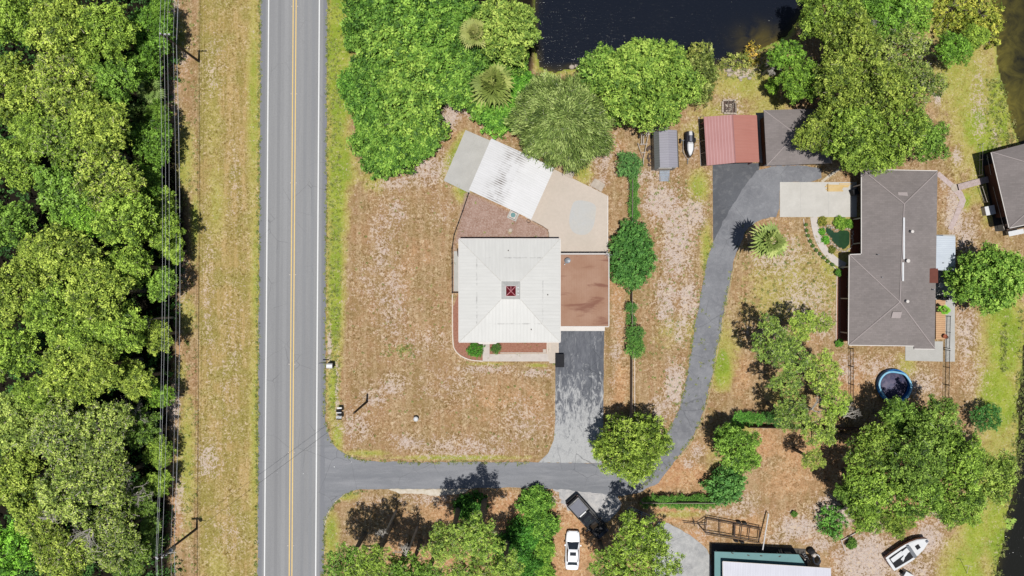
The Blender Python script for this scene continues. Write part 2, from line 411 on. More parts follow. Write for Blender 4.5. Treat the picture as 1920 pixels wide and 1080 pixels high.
green = blobs([(634, 120, 30, 260, .95), (640, 300, 34, 90, .8), (630, 480, 20, 130, .8), (1885, 640, 44, 110, 1.0), (1878, 760, 44, 80, 1.0), (1868, 1000, 40, 110, .9), (1850, 270, 40, 80, .9), (1870, 200, 30, 110, .8),(632, 60, 24, 120, .8), (632, 330, 26, 200, .9), (628, 560, 18, 130, .9), (700, 330, 30, 40, .5), (852, 290, 16, 60, .7, 25), (870, 350, 22, 40, .7),
  (625, 730, 14, 70, .8), (632, 820, 14, 40, .7), (476, 200, 16, 260, .65), (479, 520, 12, 200, .6), (478, 800, 14, 260, .6), (405, 380, 22, 90, .5), (400, 230, 20, 120, .35), (410, 1060, 26, 50, .4),
  (337, 70, 14, 50, .6), (345, 300, 26, 90, .6), (365, 420, 12, 80, .7), (350, 590, 24, 50, .5), (350, 860, 22, 140, .6), (340, 700, 16, 40, .5),
  (1355, 690, 22, 50, 1.0), (1355, 660, 40, 80, .5), (1310, 350, 26, 40, .7), (1325, 470, 14, 60, .65), (1270, 620, 60, 40, .35), (1180, 560, 16, 200, .2), (1095, 325, 26, 30, .6),
  (1400, 150, 90, 60, .6), (1350, 210, 60, 30, .5), (1300, 250, 30, 30, .4), (1440, 200, 50, 50, .5), (1550, 540, 60, 60, .4), (1560, 500, 30, 30, .6), (1560, 400, 60, 20, .6),
  (1800, 30, 90, 60, .8), (1790, 150, 70, 70, .6), (1830, 240, 40, 60, .9), (1850, 300, 34, 60, .9), (1880, 230, 16, 90, .9), (1815, 290, 20, 40, .5), (1810, 375, 16, 20, .8), (1835, 350, 26, 40, .6), (1850, 400, 16, 40, .5),
  (1880, 640, 36, 60, 1.0), (1870, 740, 40, 80, 1.0), (1850, 900, 50, 120, .6), (1830, 1000, 40, 90, .85), (1810, 1080, 50, 80, .9), (1700, 690, 24, 30, .5), (1690, 740, 30, 20, .3),
  (1280, 965, 60, 10, .5), (620, 1000, 20, 60, .7), (650, 930, 30, 12, .6), (690, 850, 60, 8, .6), (850, 858, 160, 6, .7), (1010, 685, 30, 5, .6), (910, 682, 60, 4, .5), (1590, 480, 20, 30, .5), (1765, 560, 10, 20, .3),
  (1880, 780, 60, 330, .55), (1820, 180, 70, 180, .6), (1400, 170, 90, 60, .35), (1395, 800, 30, 20, .5), (1480, 750, 60, 60, .35), (1340, 860, 30, 40, .3), (1470, 540, 100, 110, .42), (755, 655, 20, 14, .35), (545, 20, 2, 2, .1)])
sand = blobs([(1270, 450, 40, 120, .72), (1250, 560, 30, 70, .66), (1240, 380, 44, 50, .8), (1300, 400, 26, 40, .8), (1290, 560, 30, 60, .7), (1265, 720, 26, 60, .8), (1235, 770, 20, 40, .6), (1240, 590, 10, 16, .9), (1275, 620, 20, 40, .6), (1220, 330, 40, 22, .6),
  (715, 460, 26, 110, .42), (735, 560, 46, 100, .44), (700, 530, 60, 60, .3), (735, 725, 30, 26, .62), (700, 745, 36, 24, .55), (790, 640, 80, 40, .35), (670, 800, 40, 40, .5), (770, 830, 46, 24, .6), (860, 838, 130, 30, .5), (980, 790, 60, 60, .4), (850, 720, 90, 60, .3), (1000, 700, 40, 12, .6), (900, 692, 80, 10, .6), (740, 400, 30, 30, .5), (830, 400, 40, 30, .3),
  (845, 215, 24, 40, .8, 20), (880, 210, 40, 14, .6), (800, 320, 60, 40, .6), (745, 345, 50, 16, .6), (1130, 300, 30, 50, .55), (1120, 345, 20, 16, .8), (1150, 275, 20, 30, .4),
  (1460, 480, 60, 50, .55), (1510, 560, 70, 60, .5), (1440, 620, 60, 30, .4), (1540, 610, 40, 40, .5), (1590, 690, 30, 40, .6), (1640, 690, 60, 26, .5), (1720, 720, 50, 30, .6), (1560, 450, 24, 30, .3),
  (1790, 410, 20, 50, .85), (1785, 370, 14, 24, .8), (1810, 440, 30, 40, .6), (1810, 620, 26, 60, .6), (1820, 700, 30, 60, .4), (1770, 345, 10, 14, .6), (1795, 290, 14, 26, .6), (1757, 185, 10, 16, .8), (1835, 200, 20, 90, .4), (1865, 260, 14, 30, .4), (1840, 330, 30, 20, .3),
  (1390, 135, 36, 12, .8), (1372, 130, 12, 12, .9), (1370, 200, 30, 30, .6), (1300, 270, 20, 40, .4), (1420, 110, 20, 20, .4), (1340, 330, 20, 30, .2),
  (320, 30, 20, 60, .6), (325, 210, 16, 120, .35), (345, 110, 12, 30, .5), (325, 760, 16, 60, .7), (335, 940, 16, 60, .5), (340, 500, 16, 80, .5), (390, 560, 14, 200, .35), (400, 130, 26, 80, .3), (430, 700, 30, 200, .25), (390, 860, 30, 40, .55), (440, 330, 20, 120, .25), (430, 1000, 40, 60, .3),
  (1500, 990, 60, 30, .8), (1570, 960, 60, 40, .85), (1620, 1050, 70, 60, .95), (1640, 985, 30, 16, .8), (1700, 1070, 60, 30, .6), (1740, 1010, 30, 40, .8), (1760, 960, 26, 40, .5), (1460, 1010, 40, 20, .5), (1370, 960, 80, 12, .5), (1540, 1020, 40, 20, .6), (1340, 960, 40, 14, .4), (1320, 1000, 40, 30, .35),
  (1060, 935, 30, 26, .6), (800, 935, 80, 16, .5), (700, 935, 60, 20, .3), (640, 1010, 20, 20, .2), (950, 930, 30, 10, .3), (1310, 850, 16, 24, .6), (1290, 870, 16, 16, .6), (1400, 940, 30, 20, .5), (1160, 600, 16, 60, .35), (1155, 660, 16, 30, .5), (1150, 710, 10, 40, .3), (618, 650, 4, 40, .9), (632, 740, 4, 70, .8), (1450, 395, 30, 16, .3)])
brown = .85*blobs([(1160, 560, 24, 140, .6), (1165, 720, 24, 80, .7), (1160, 860, 60, 80, .7), (1230, 360, 40, 40, .2), (1235, 395, 30, 36, .6), (1260, 890, 110, 40, .95), (1350, 900, 60, 30, .8), (1320, 840, 40, 40, .5),
  (760, 530, 26, 80, .45), (800, 620, 70, 40, .35), (930, 750, 80, 60, .5), (1000, 760, 40, 60, .5), (700, 600, 60, 60, .25), (790, 470, 60, 60, .35), (870, 660, 30, 60, .3), (800, 250, 40, 40, .4), (850, 260, 26, 30, .5), (760, 340, 60, 20, .3),
  (1510, 850, 70, 70, .75), (1430, 830, 40, 40, .85), (1480, 900, 70, 50, .6), (1270, 960, 80, 30, .9), (1300, 1010, 60, 30, .8), (1400, 990, 80, 40, .7), (1560, 1060, 40, 40, .5), (1510, 1010, 26, 14, .6), (1460, 970, 40, 30, .4),
  (930, 960, 160, 50, 1.0), (860, 1040, 200, 60, .9), (1080, 1010, 60, 90, .95), (1130, 1040, 60, 60, .9), (760, 1000, 60, 70, .5), (1060, 1070, 60, 40, 1.0), (700, 960, 40, 40, .3),
  (1470, 440, 60, 60, .35), (1520, 620, 60, 60, .5), (1590, 720, 60, 70, .7), (1640, 720, 80, 60, .5), (1580, 880, 60, 60, 1.0), (1700, 900, 140, 100, .9), (1820, 700, 30, 80, .45), (1390, 700, 30, 60, .6), (1700, 760, 60, 40, .6), (1500, 720, 80, 80, .5),
  (1620, 180, 170, 130, .8), (1560, 290, 40, 40, .4), (1460, 150, 40, 40, .4), (1150, 270, 30, 30, .6), (1080, 330, 60, 20, .5), (950, 420, 60, 60, .8), (900, 400, 30, 40, .8), (1000, 440, 40, 14, .9),
  (345, 110, 20, 60, .5), (345, 520, 18, 60, .6), (335, 650, 14, 80, .5), (330, 960, 20, 80, .7), (330, 800, 14, 40, .3), (1320, 310, 30, 10, .3), (1800, 300, 20, 50, .35), (1790, 590, 14, 90, .3), (1850, 420, 20, 30, .5)])
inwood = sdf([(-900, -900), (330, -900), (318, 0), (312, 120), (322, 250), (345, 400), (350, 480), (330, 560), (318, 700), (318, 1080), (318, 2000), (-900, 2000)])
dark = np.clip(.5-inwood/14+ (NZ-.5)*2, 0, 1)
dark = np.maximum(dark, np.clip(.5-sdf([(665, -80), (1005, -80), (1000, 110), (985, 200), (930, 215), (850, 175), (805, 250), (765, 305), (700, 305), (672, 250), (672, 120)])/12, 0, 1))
gravel = np.clip(.5-sdf([(872, 362), (880, 360), (1028, 430), (1028, 455), (850, 455), (849, 548), (860, 548), (860, 480), (852, 460)])/6, 0, 1)
# ponds and canal: the sheet dips below the water level
POND = [(1006, -900), (1003, 0), (998, 40), (1003, 95), (1012, 126), (1040, 133), (1075, 128), (1120, 128), (1200, 132), (1300, 130), (1340, 124), (1375, 112), (1402, 98), (1432, 88), (1450, 78), (1475, 66), (1500, 30), (1512, 0), (1520, -900)]
CANAL = [(1858, -900), (1862, 0), (1866, 70), (1874, 130), (1890, 200), (1905, 250), (1918, 300), (1930, 400), (1936, 520), (1926, 600), (1917, 680), (1911, 740), (1908, 800), (1909, 860), (1899, 920), (1886, 980), (1876, 1030), (1868, 1080), (1850, 1300), (1850, 2400), (2600, 2400), (2600, -900)]
SMALLPOND = [(1548, 424), (1556, 428), (1567, 437), (1580, 431), (1592, 434), (1594, 446), (1592, 458), (1583, 467), (1573, 463), (1563, 452), (1555, 441), (1549, 433)]
sp_ = sdf(POND); sc_ = sdf(CANAL); ss_ = sdf(SMALLPOND)
jag = (NZ-.5)*10
dp = sp_+jag; dc = sc_+jag
ZZ = np.where(dp < 0, -np.clip(-dp/15*.35+.25, 0, 3.2), 0)+np.where(dc < 0, -np.clip(-dc/15*.22+.2, 0, 3.0), 0)+np.where(ss_ < -1, -.5, 0)
bankg = np.clip(1-np.abs(np.minimum(dp, dc))/16, 0, 1)
green = np.maximum(green, bankg*.8)
ZZ = ZZ + np.where((ZZ == 0) & (np.abs(PX) < 6000), (n2-.5)*.02, 0)
ZZ = np.where(ZZ > 0, ZZ*.0, ZZ)
muck = np.clip((-np.minimum(dp, dc))/6, 0, 1)
ny, nx = XX.shape
me = bpy.data.meshes.new('ground')
vs = np.stack([XX, YY, ZZ], -1).reshape(-1, 3)
idx = np.arange(nx*ny).reshape(ny, nx)
fq = np.stack([idx[:-1, :-1], idx[:-1, 1:], idx[1:, 1:], idx[1:, :-1]], -1).reshape(-1, 4)
def fast_mesh(me, V, Q, mat):
    me.vertices.add(len(V)); me.vertices.foreach_set('co', V.astype(np.float32).ravel())
    me.loops.add(Q.size); me.loops.foreach_set('vertex_index', Q.astype(np.int32).ravel())
    me.polygons.add(len(Q)); me.polygons.foreach_set('loop_start', np.arange(0, Q.size, Q.shape[1], dtype=np.int32))
    me.polygons.foreach_set('loop_total', np.full(len(Q), Q.shape[1], dtype=np.int32))
    me.materials.append(mat); me.update(calc_edges=True)
def ground_mat():
    k = NT('ground_cover')
    a1 = k.n('ShaderNodeAttribute', attribute_name='zone'); s1 = k.n('ShaderNodeSeparateColor'); k.l(a1.outputs['Color'], s1.inputs[0])
    a2 = k.n('ShaderNodeAttribute', attribute_name='zone_b'); s2 = k.n('ShaderNodeSeparateColor'); k.l(a2.outputs['Color'], s2.inputs[0])
    co = k.tc.outputs['Object']
    sp = k.n('ShaderNodeSeparateXYZ'); k.l(co, sp.inputs[0])
    nb = k.noise(.22, 5, .6); nm = k.noise(1.0, 5, .65, dist=.4); nf = k.noise(2.7, 5, .7, dist=.9); nff = k.noise(5.2, 3, .7, dist=.6)
    # dry lawn: straw, tan and thatch
    col = k.mix(k.mapr(nb, .42, .58), alb(179, 142, 102), alb(163, 135, 90))
    col = k.mix(k.math('MULTIPLY', k.mapr(nm, .48, .62), .7), col, alb(180, 141, 108))
    # road verge left of the carriageway: mown straw with lengthways mower streaks
    mp = k.n('ShaderNodeMapping'); mp.inputs['Scale'].default_value = (1.6, .10, 1); k.l(co, mp.inputs[0])
    stk = k.noise(1.0, 4, .6, mp.outputs[0])
    col = k.mix(k.math('MULTIPLY', k.mapr(stk, .47, .58), .5), col, alb(200, 172, 134))
    verge = k.math('MULTIPLY', k.mapr(sp.outputs[0], -39.4, -38.9), k.mapr(sp.outputs[0], -31, -30, 1, 0))
    vcol = k.mix(k.mapr(stk, .42, .58), alb(170, 150, 84), alb(198, 170, 112))
    vcol = k.mix(k.math('MULTIPLY', k.mapr(nb, .46, .58), .75), vcol, alb(158, 150, 74))
    col = k.mix(verge, col, vcol)
    def wgt(v, n, lo, hi, amp=.75):
        return k.mapr(k.math('ADD', v, k.math('MULTIPLY', k.math('SUBTRACT', n, .5), amp*2)), lo, hi, smooth=True)
    # brown pine litter / bare dirt
    br = k.mix(k.mapr(nm, .38, .62), alb(200, 146, 106), alb(214, 170, 124))
    col = k.mix(wgt(s1.outputs[2], nm, .2, .7, .6), col, br)
    # yellowing, then green grass
    gy = k.mix(k.mapr(nm, .40, .60), alb(176, 168, 82), alb(198, 184, 108))
    col = k.mix(wgt(s1.outputs[0], nm, .10, .50, .5), col, gy)
    gr = k.mix(k.mapr(nm, .38, .62), alb(152, 172, 54), alb(178, 188, 78)); gr = k.mix(k.mapr(nb, .45, .6), gr, alb(138, 166, 50))
    col = k.mix(wgt(s1.outputs[0], nf, .42, .85, .5), col, gr)
    # pale sand showing through in ragged speckles
    nmf = k.math('ADD', k.math('ADD', k.math('MULTIPLY', nm, .22), k.math('MULTIPLY', nf, .4)), k.math('MULTIPLY', nff, .38))
    sa = k.mix(k.mapr(nff, .40, .60), alb(236, 224, 218), alb(198, 172, 156))
    col = k.mix(k.math('MULTIPLY', wgt(s1.outputs[1], nmf, .38, .60, 3.0), .93), col, sa)
    # small tufts: light straw tips and dark gaps
    calm = k.math('SUBTRACT', 1., k.math('MULTIPLY', wgt(s1.outputs[0], nm, .3, .7, .3), .55)); calm = k.math('MULTIPLY', calm, k.mapr(k.noise(.38, 4, .6), .40, .60, .45, 1.15))
    col = k.mix(k.math('MULTIPLY', k.math('MULTIPLY', k.mapr(nf, .52, .64), .62), calm), col, alb(232, 208, 170))
    col = k.mix(k.math('MULTIPLY', k.math('MULTIPLY', k.mapr(nff, .52, .66), .42), calm), col, alb(236, 214, 176))
    col = k.mix(k.math('MULTIPLY', k.math('MULTIPLY', k.mapr(nf, .47, .35), .75), calm), col, alb(112, 86, 44))
    col = k.mix(k.math('MULTIPLY', k.mapr(nff, .46, .33), .55), col, alb(104, 82, 40))
    # raked gravel yard
    gv = k.mix(k.mapr(nm, .35, .65), alb(182, 152, 138), alb(160, 126, 108)); gv = k.mix(k.math('MULTIPLY', k.mapr(nff, .45, .62), .6), gv, alb(206, 184, 172))
    col = k.mix(s2.outputs[1], col, gv)
    # leaf litter, its colour darkened to carry shade under the crowns, then pond mud
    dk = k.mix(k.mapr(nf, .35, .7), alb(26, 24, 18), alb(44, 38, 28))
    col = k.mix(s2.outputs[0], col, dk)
    col = k.mix(s2.outputs[2], col, alb(52, 50, 30))
    h = k.math('ADD', k.math('MULTIPLY', nf, 1.), k.math('MULTIPLY', nff, .5))
    k.bump(h, .8, .12)
    return k.fin(col, .95, .1)
M['ground'] = ground_mat()
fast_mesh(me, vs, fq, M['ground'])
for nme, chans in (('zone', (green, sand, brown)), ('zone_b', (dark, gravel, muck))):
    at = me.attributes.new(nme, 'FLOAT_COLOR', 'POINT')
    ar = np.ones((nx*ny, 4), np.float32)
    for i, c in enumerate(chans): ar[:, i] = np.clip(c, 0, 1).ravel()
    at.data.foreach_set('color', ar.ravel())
ground = bpy.data.objects.new('ground', me); COL.objects.link(ground); struct(ground)

# ------------------------------------------------------------------ water
def water_mat(name, deep, shallow, ax):
    k = NT(name)
    at = k.n('ShaderNodeAttribute', attribute_name='shallow')
    n = k.noise(.35, 5, .65, dist=1); f = k.math('MULTIPLY', at.outputs['Fac'], k.mapr(n, .3, .62))
    col = k.mix(f, deep, shallow)
    k.b.inputs['IOR'].default_value = 1.33
    mp = k.n('ShaderNodeMapping'); mp.inputs['Scale'].default_value = ax; mp.inputs['Rotation'].default_value = (0, 0, R(25)); k.l(k.tc.outputs['Object'], mp.inputs[0])
    h = k.math('ADD', k.noise(2.2, 4, .6, mp.outputs[0], dist=.8), k.math('MULTIPLY', k.noise(7, 2, .5), .25))
    k.bump(h, .5, .07)
    ripple_glint = k.mapr(k.noise(5, 3, .7, mp.outputs[0], dist=.5), .60, .74); col = k.mix(k.math('MULTIPLY', ripple_glint, .2), col, (.05, .055, .07, 1))  # pale specks put ripple highlights into the water colour
    return k.fin(col, .10, .32)
def water(name, poly, z, mat, shallow_fn, step=.6):
    xs = [p[0] for p in poly]; ys = [p[1] for p in poly]
    gx = np.arange(max(min(xs), -800)-30, min(max(xs), 2400)+30, 15*step); gy = np.arange(max(min(ys), -800)-30, min(max(ys), 2200)+30, 15*step)
    X, Y = np.meshgrid(gx, gy); D = sdf(poly, X, Y); keep = D < 26
    idx = np.arange(X.size).reshape(X.shape); q = np.stack([idx[:-1, :-1], idx[:-1, 1:], idx[1:, 1:], idx[1:, :-1]], -1)[:, :, ::-1]
    kq = keep[:-1, :-1] & keep[:-1, 1:] & keep[1:, 1:] & keep[1:, :-1]; q = q[kq]
    V = np.stack([(X-960)/15, (540-Y)/15, np.full(X.shape, z)], -1).reshape(-1, 3)
    used = np.unique(q); mp = np.zeros(X.size, int); mp[used] = np.arange(len(used))
    me = bpy.data.meshes.new(name); fast_mesh(me, V[used], mp[q], mat)
    at = me.attributes.new('shallow', 'FLOAT', 'POINT'); at.data.foreach_set('value', shallow_fn(X, Y, D).ravel()[used].astype(np.float32))
    o = bpy.data.objects.new(name, me); COL.objects.link(o); return struct(o)
M['pondwater'] = water_mat('dark_pond_water', (.0065, .0085, .014, 1), (.07, .055, .016, 1), (1, 2.5, 1))
M['canalwater'] = water_mat('brown_canal_water', (.010, .010, .008, 1), (.10, .085, .018, 1), (2.5, 1, 1))
water('pond_water', POND, -.18, M['pondwater'], lambda X, Y, D: np.clip(1+D/14, 0, 1)*.7+np.exp(-((X-1425)/40)**2-((Y-75)/26)**2)*.8)
water('canal_water', CANAL, -.15, M['canalwater'], lambda X, Y, D: np.clip(1.05+D/(12+70*(Y < 260)), 0, 1)*(.35+.65*(Y < 280)))

# ------------------------------------------------------------------ roads, drives, paths
def sheet(name, pts, z, mat, z0=-.12):
    m = MB(); m.prism([(p[0], p[1]) for p in pts], z0, z); return struct(m.build(name, mat))
def jag_edge(pts, amp, step=.5, seed=0):
    r = random.Random(seed); out = []
    n = len(pts)
    for i in range(n):
        a, b = Vector(pts[i]), Vector(pts[(i+1) % n]); L = (b-a).length; k = max(1, int(L/step)) if L < 60 else max(1, int(L/(step*2)))
        for j in range(k):
            p = a.lerp(b, j/k); d = (b-a).normalized() if L > 0 else Vector((1, 0, 0)); nn = Vector((-d.y, d.x, 0))
            out.append(p+nn*r.uniform(-amp, amp))
    return out
RL = lambda x0, x1: pix([(x0+(x0-x1)/1080*600, -600), (x0, 0), (x1, 1080), (x1+(x1-x0)/1080*900, 1980)])
def roadx(x0, x1, w_):
    p = [Vector((((x0+(x1-x0)*t)-960)/15, (540-1080*t)/15, 0)) for t in (-8, -1.5, 0, .5, 1, 2.5, 9)]; return p
def strip(x0, x1, wd): return ribbon(roadx(x0, x1, wd), wd)
sheet('main_road', jag_edge(strip(551.5, 545.2, 8.35), .08, .6, 3), .03, M['road'])
lines = [('edge_line', 504, 496, .15, M['paint_white']), ('edge_line', 599, 592, .15, M['paint_white']), ('centre_line', 550, 542.4, .13, M['paint_yellow']), ('centre_line', 555.4, 547.4, .13, M['paint_yellow'])]
for nme, a, b, wd, mt in lines:
    sheet(nme, strip(a, b, wd), .036, mt, .02)
SR = pix([(600, 790), (611, 792), (613, 808), (620, 826), (634, 843), (652, 855), (672, 862), (705, 865), (800, 867), (960, 866), (1100, 868), (1180, 866), (1215, 850), (1240, 830), (1262, 870), (1235, 905), (1195, 925), (1165, 930), (1060, 918),
          (960, 914), (800, 917), (690, 917), (668, 918), (646, 926), (628, 940), (616, 956), (609, 975), (600, 985)])
sheet('side_road', jag_edge(SR, .07, .5, 5), .026, M['side_road'])
sheet('driveway', jag_edge(pix([(1041, 618), (1133, 618), (1132, 700), (1131, 790), (1128, 868), (1010, 867), (1028, 850), (1038, 825), (1041, 790), (1041, 690)]), .03, .6, 8), .031, M['drive_dark'])
sheet('worn_verge', jag_edge(smoothpoly(pix([(1030, 910), (1160, 916), (1165, 960), (1120, 990), (1065, 955), (1052, 940), (1045, 922)]), 2), .25, .4, 10), .022, M['apron'])
CL = [(1425, 312), (1398, 345), (1372, 388), (1350, 425), (1338, 452), (1325, 492), (1312, 560), (1302, 618), (1294, 670), (1283, 735), (1268, 782), (1250, 815), (1222, 850), (1190, 875)]
CR = [(1200, 915), (1240, 888), (1270, 858), (1296, 826), (1318, 778), (1332, 718), (1345, 648), (1360, 570), (1372, 505), (1384, 462), (1404, 424), (1430, 410), (1462, 406), (1462, 342), (1540, 342), (1540, 309)]
sheet('curved_driveway', jag_edge(smoothpoly(pix(CL+CR), 1), .09, .45, 11), .034, M['drive_gray'])
sheet('barn_driveway', pix([(1336, 306), (1424, 306), (1424, 316), (1400, 348), (1376, 388), (1352, 430), (1337, 452)]), .024, M['drive_barn'])
sheet('parking_pad', pix([(1462, 341.5), (1606, 341.5), (1606, 407), (1462, 407)]), .06, M['concrete'])
sheet('gravel_driveway', jag_edge(smoothpoly(pix([(1225, 978), (1262, 982), (1292, 1003), (1322, 1025), (1334, 1045), (1336, 1130), (1240, 1140), (1215, 1040)]), 1), .12, .5, 12), .028, M['gravel_pad'])
for i, (a, b) in enumerate(((1500.5, 1500), (1553, 1553))):
    m = MB(); m.box((a-960)/15, (540-374)/15, .0635, .035, 4.3, .002); struct(m.build('expansion_joint', M['concrete_grey']))
KERB = simple('sandy_kerb_edge', alb(232, 222, 206), alb(200, 186, 160), 1.5, .9); KERB2 = simple('sandy_soft_edge', alb(200, 186, 150), alb(176, 156, 110), 1.2, .9)
sheet('concrete_kerb', jag_edge(pix([(728, 916.5), (800, 917), (880, 916.5), (872, 925), (840, 927), (815, 930), (790, 926), (748, 925)]), .06, .4, 14), .05, KERB)
def edgeline(name, pts, wd, z, mat):
    return sheet(name, ribbon(smoothline(pix(pts), 2), wd), z, mat, -.05)
edgeline('sandy_road_edge', [(612, 795), (615, 812), (622, 830), (636, 847), (655, 859), (675, 865), (705, 868.5)], .12, .02, KERB2)
edgeline('sandy_road_edge', [(646, 924.5), (632, 935), (620, 950), (612, 966), (608, 985)], .3, .02, KERB)
edgeline('sandy_road_edge', [(1386, 468), (1374, 508), (1362, 572), (1347, 650), (1334, 720), (1320, 780), (1298, 828), (1272, 860)], .10, .02, KERB2)

for i, y in enumerate((12, 176, 343, 515, 683, 848, 1023)):
    od = 'topmost second third fourth fifth sixth lowest'.split()[i]
    for s, sd in ((-5.3, 'left'), (5.3, 'right')):
        x = 552.8-y*.0074+s; c = P(x, y); m = MB(); m.box(c.x, c.y, .045, .13, .13, .035, 0, .7); tag(m.build('road_reflector', M['bone']), '%s small road reflector on the %s side of the double yellow line' % (od, sd), 'reflector', 'reflectors along the centre line')
# ================================================================== VEGETATION
def leaves(name, cl, dens, L, W, mat, seed=0, up=.6, spread=.7, radial=0., core=.55, flat=.8, tintj=.28, twig=0.):
    """cl: rows (x, y, z, r) of leaf clumps; each becomes a shell of small folded leaf sprays"""
    r = np.random.default_rng(seed); cl = np.asarray(cl, float); mlf = 9
    cs = np.maximum(3, (dens*cl[:, 3]**2/mlf).astype(int)); si = np.repeat(np.arange(len(cl)), cs); S = len(si)
    d = r.normal(size=(S, 3)); d[:, 2] = d[:, 2]*.8+.4; d /= np.linalg.norm(d, axis=1)[:, None]
    rad = cl[si, 3]*(core+(1.12-core)*r.random(S)**.6)
    sp = cl[si, :3]+d*rad[:, None]*np.array([1, 1, flat])
    ns = d*.7+np.array([0, 0, up])+r.normal(size=(S, 3))*spread*.6; ns /= np.linalg.norm(ns, axis=1)[:, None]
    ci = np.repeat(np.arange(S), mlf); N = len(ci)
    p = sp[ci]+r.normal(size=(N, 3))*np.array([1, 1, .6])*L*.52
    n = ns[ci]+r.normal(size=(N, 3))*spread*.55; n /= np.linalg.norm(n, axis=1)[:, None]
    t = r.normal(size=(N, 3))
    if radial:
        c0 = np.array([cl[:, 0].mean(), cl[:, 1].mean(), 0]); q = p-c0; q[:, 2] = -.25*np.hypot(q[:, 0], q[:, 1]); q /= np.linalg.norm(q, axis=1)[:, None]+1e-6
        t = t*(1-radial)+q*radial*2
    t -= n*(t*n).sum(1)[:, None]; t /= np.linalg.norm(t, axis=1)[:, None]+1e-9
    b = np.cross(n, t); l = L*(.6+.8*r.random(N))[:, None]; wd = W*(.6+.8*r.random(N))[:, None]
    V = np.stack([p-t*l/2, p+b*wd/2+t*l*.05, p+t*l/2, p-b*wd/2+t*l*.05], 1).reshape(-1, 3)
    Q = np.arange(N*4).reshape(-1, 4); nl_ = N
    ct = .5+(r.random(len(cl))-.5)*.6; stn = ct[si]+(r.random(S)-.5)*.85
    tint = np.clip(stn[ci]+(r.random(N)-.5)*tintj, 0, 1)
    if twig:      # bare twigs and hanging moss share the crown mesh as a second material
        pick = r.integers(0, S, int(S*twig)); k = len(pick)
        tp = cl[si[pick], :3]+(sp[pick]-cl[si[pick], :3])*1.12; td = d[pick]*.6+r.normal(size=(k, 3)); td /= np.linalg.norm(td, axis=1)[:, None]
        tn = np.cross(td, r.normal(size=(k, 3))); tn /= np.linalg.norm(tn, axis=1)[:, None]; tl = (.35+.6*r.random(k))[:, None]
        TV = np.stack([tp-td*tl/2-tn*.02, tp-td*tl/2+tn*.02, tp+td*tl/2+tn*.012, tp+td*tl/2-tn*.012], 1).reshape(-1, 3)
        V = np.concatenate([V, TV]); Q = np.arange(len(V)).reshape(-1, 4); tint = np.concatenate([tint, r.random(k)])
    me = bpy.data.meshes.new(name); fast_mesh(me, V, Q, mat)
    if twig: me.materials.append(M['twig']); mi = np.zeros(len(Q), np.int32); mi[nl_:] = 1; me.polygons.foreach_set('material_index', mi)
    at = me.attributes.new('tint', 'FLOAT', 'POINT'); at.data.foreach_set('value', np.repeat(tint, 4).astype(np.float32))
    return me
def crown_clumps(Rr, H, z0, nmin, cr, seed, lobes=5, rough=.22, skirt=True, hole=0., zj=.2, lobe=None):
    """clump centres spread over an uneven dome"""
    r = random.Random(seed); ph = [r.uniform(0, 6.28) for _ in range(4)]; pts = []
    tries = 0; LB = []
    if lobe:
        for _ in range(400):
            a = r.uniform(0, 6.283); q = math.sqrt(r.random())*(Rr-lobe*.75); c = (math.cos(a)*q, math.sin(a)*q)
            if all((c[0]-u[0])**2+(c[1]-u[1])**2 > (lobe*1.36)**2 for u in LB): LB.append((*c, r.uniform(.8, 1.15)*lobe, r.uniform(-.9, .4)))
    while tries < 5000 and len(pts) < 400:
        tries += 1
        a = r.uniform(0, 6.283); q = math.sqrt(r.random())
        out = Rr*(1+rough*(.5*math.sin(lobes*a+ph[0])+.35*math.sin((lobes+3)*a+ph[1])+.35*math.sin(2*a+ph[2])))-cr[0]*.6
        x, y = math.cos(a)*q*out, math.sin(a)*q*out
        z = z0+H*math.sqrt(max(0, 1-q*q*.96))+r.uniform(-zj, zj)*H
        if any((x-u)**2+(y-v)**2+(z-w_)**2*.6 < nmin*nmin for u, v, w_, _ in pts): continue
        if LB:
            dd, lb = min((math.hypot(x-u[0], y-u[1])/u[2], u) for u in LB)
            if dd > 1: continue
            z += lb[3]+.8*lobe*(math.sqrt(1-dd*dd)-.6)
        if hole and math.sin(x*1.7+ph[3])*math.sin(y*1.5+ph[0]) > 1-hole: continue
        pts.append((x, y, z, r.uniform(*cr)))
    for _ in range(int(Rr*7)):                   # ragged sprigs breaking the outline
        x, y, z, c = r.choice(pts); a = math.atan2(y, x)+r.uniform(-.3, .3); q = math.hypot(x, y)
        if q < Rr*.5: continue
        k = c*r.uniform(.9, 1.35); pts.append((x+math.cos(a)*k, y+math.sin(a)*k, z-.25*c+r.uniform(-.2, .25), c*r.uniform(.28, .5)))
    if skirt:
        base = list(pts)
        for x, y, z, c in base[::2]: pts.append((x*.8, y*.8, z-1.3*c-.3, c*.9))
        for _ in range(int(Rr*Rr*1.5) if LB else 0):
            a = r.uniform(0, 6.283); q = math.sqrt(r.random())*Rr*.8; pts.append((math.cos(a)*q, math.sin(a)*q, z0+r.uniform(-1.1, .2), r.uniform(*cr)*.9))
    return pts
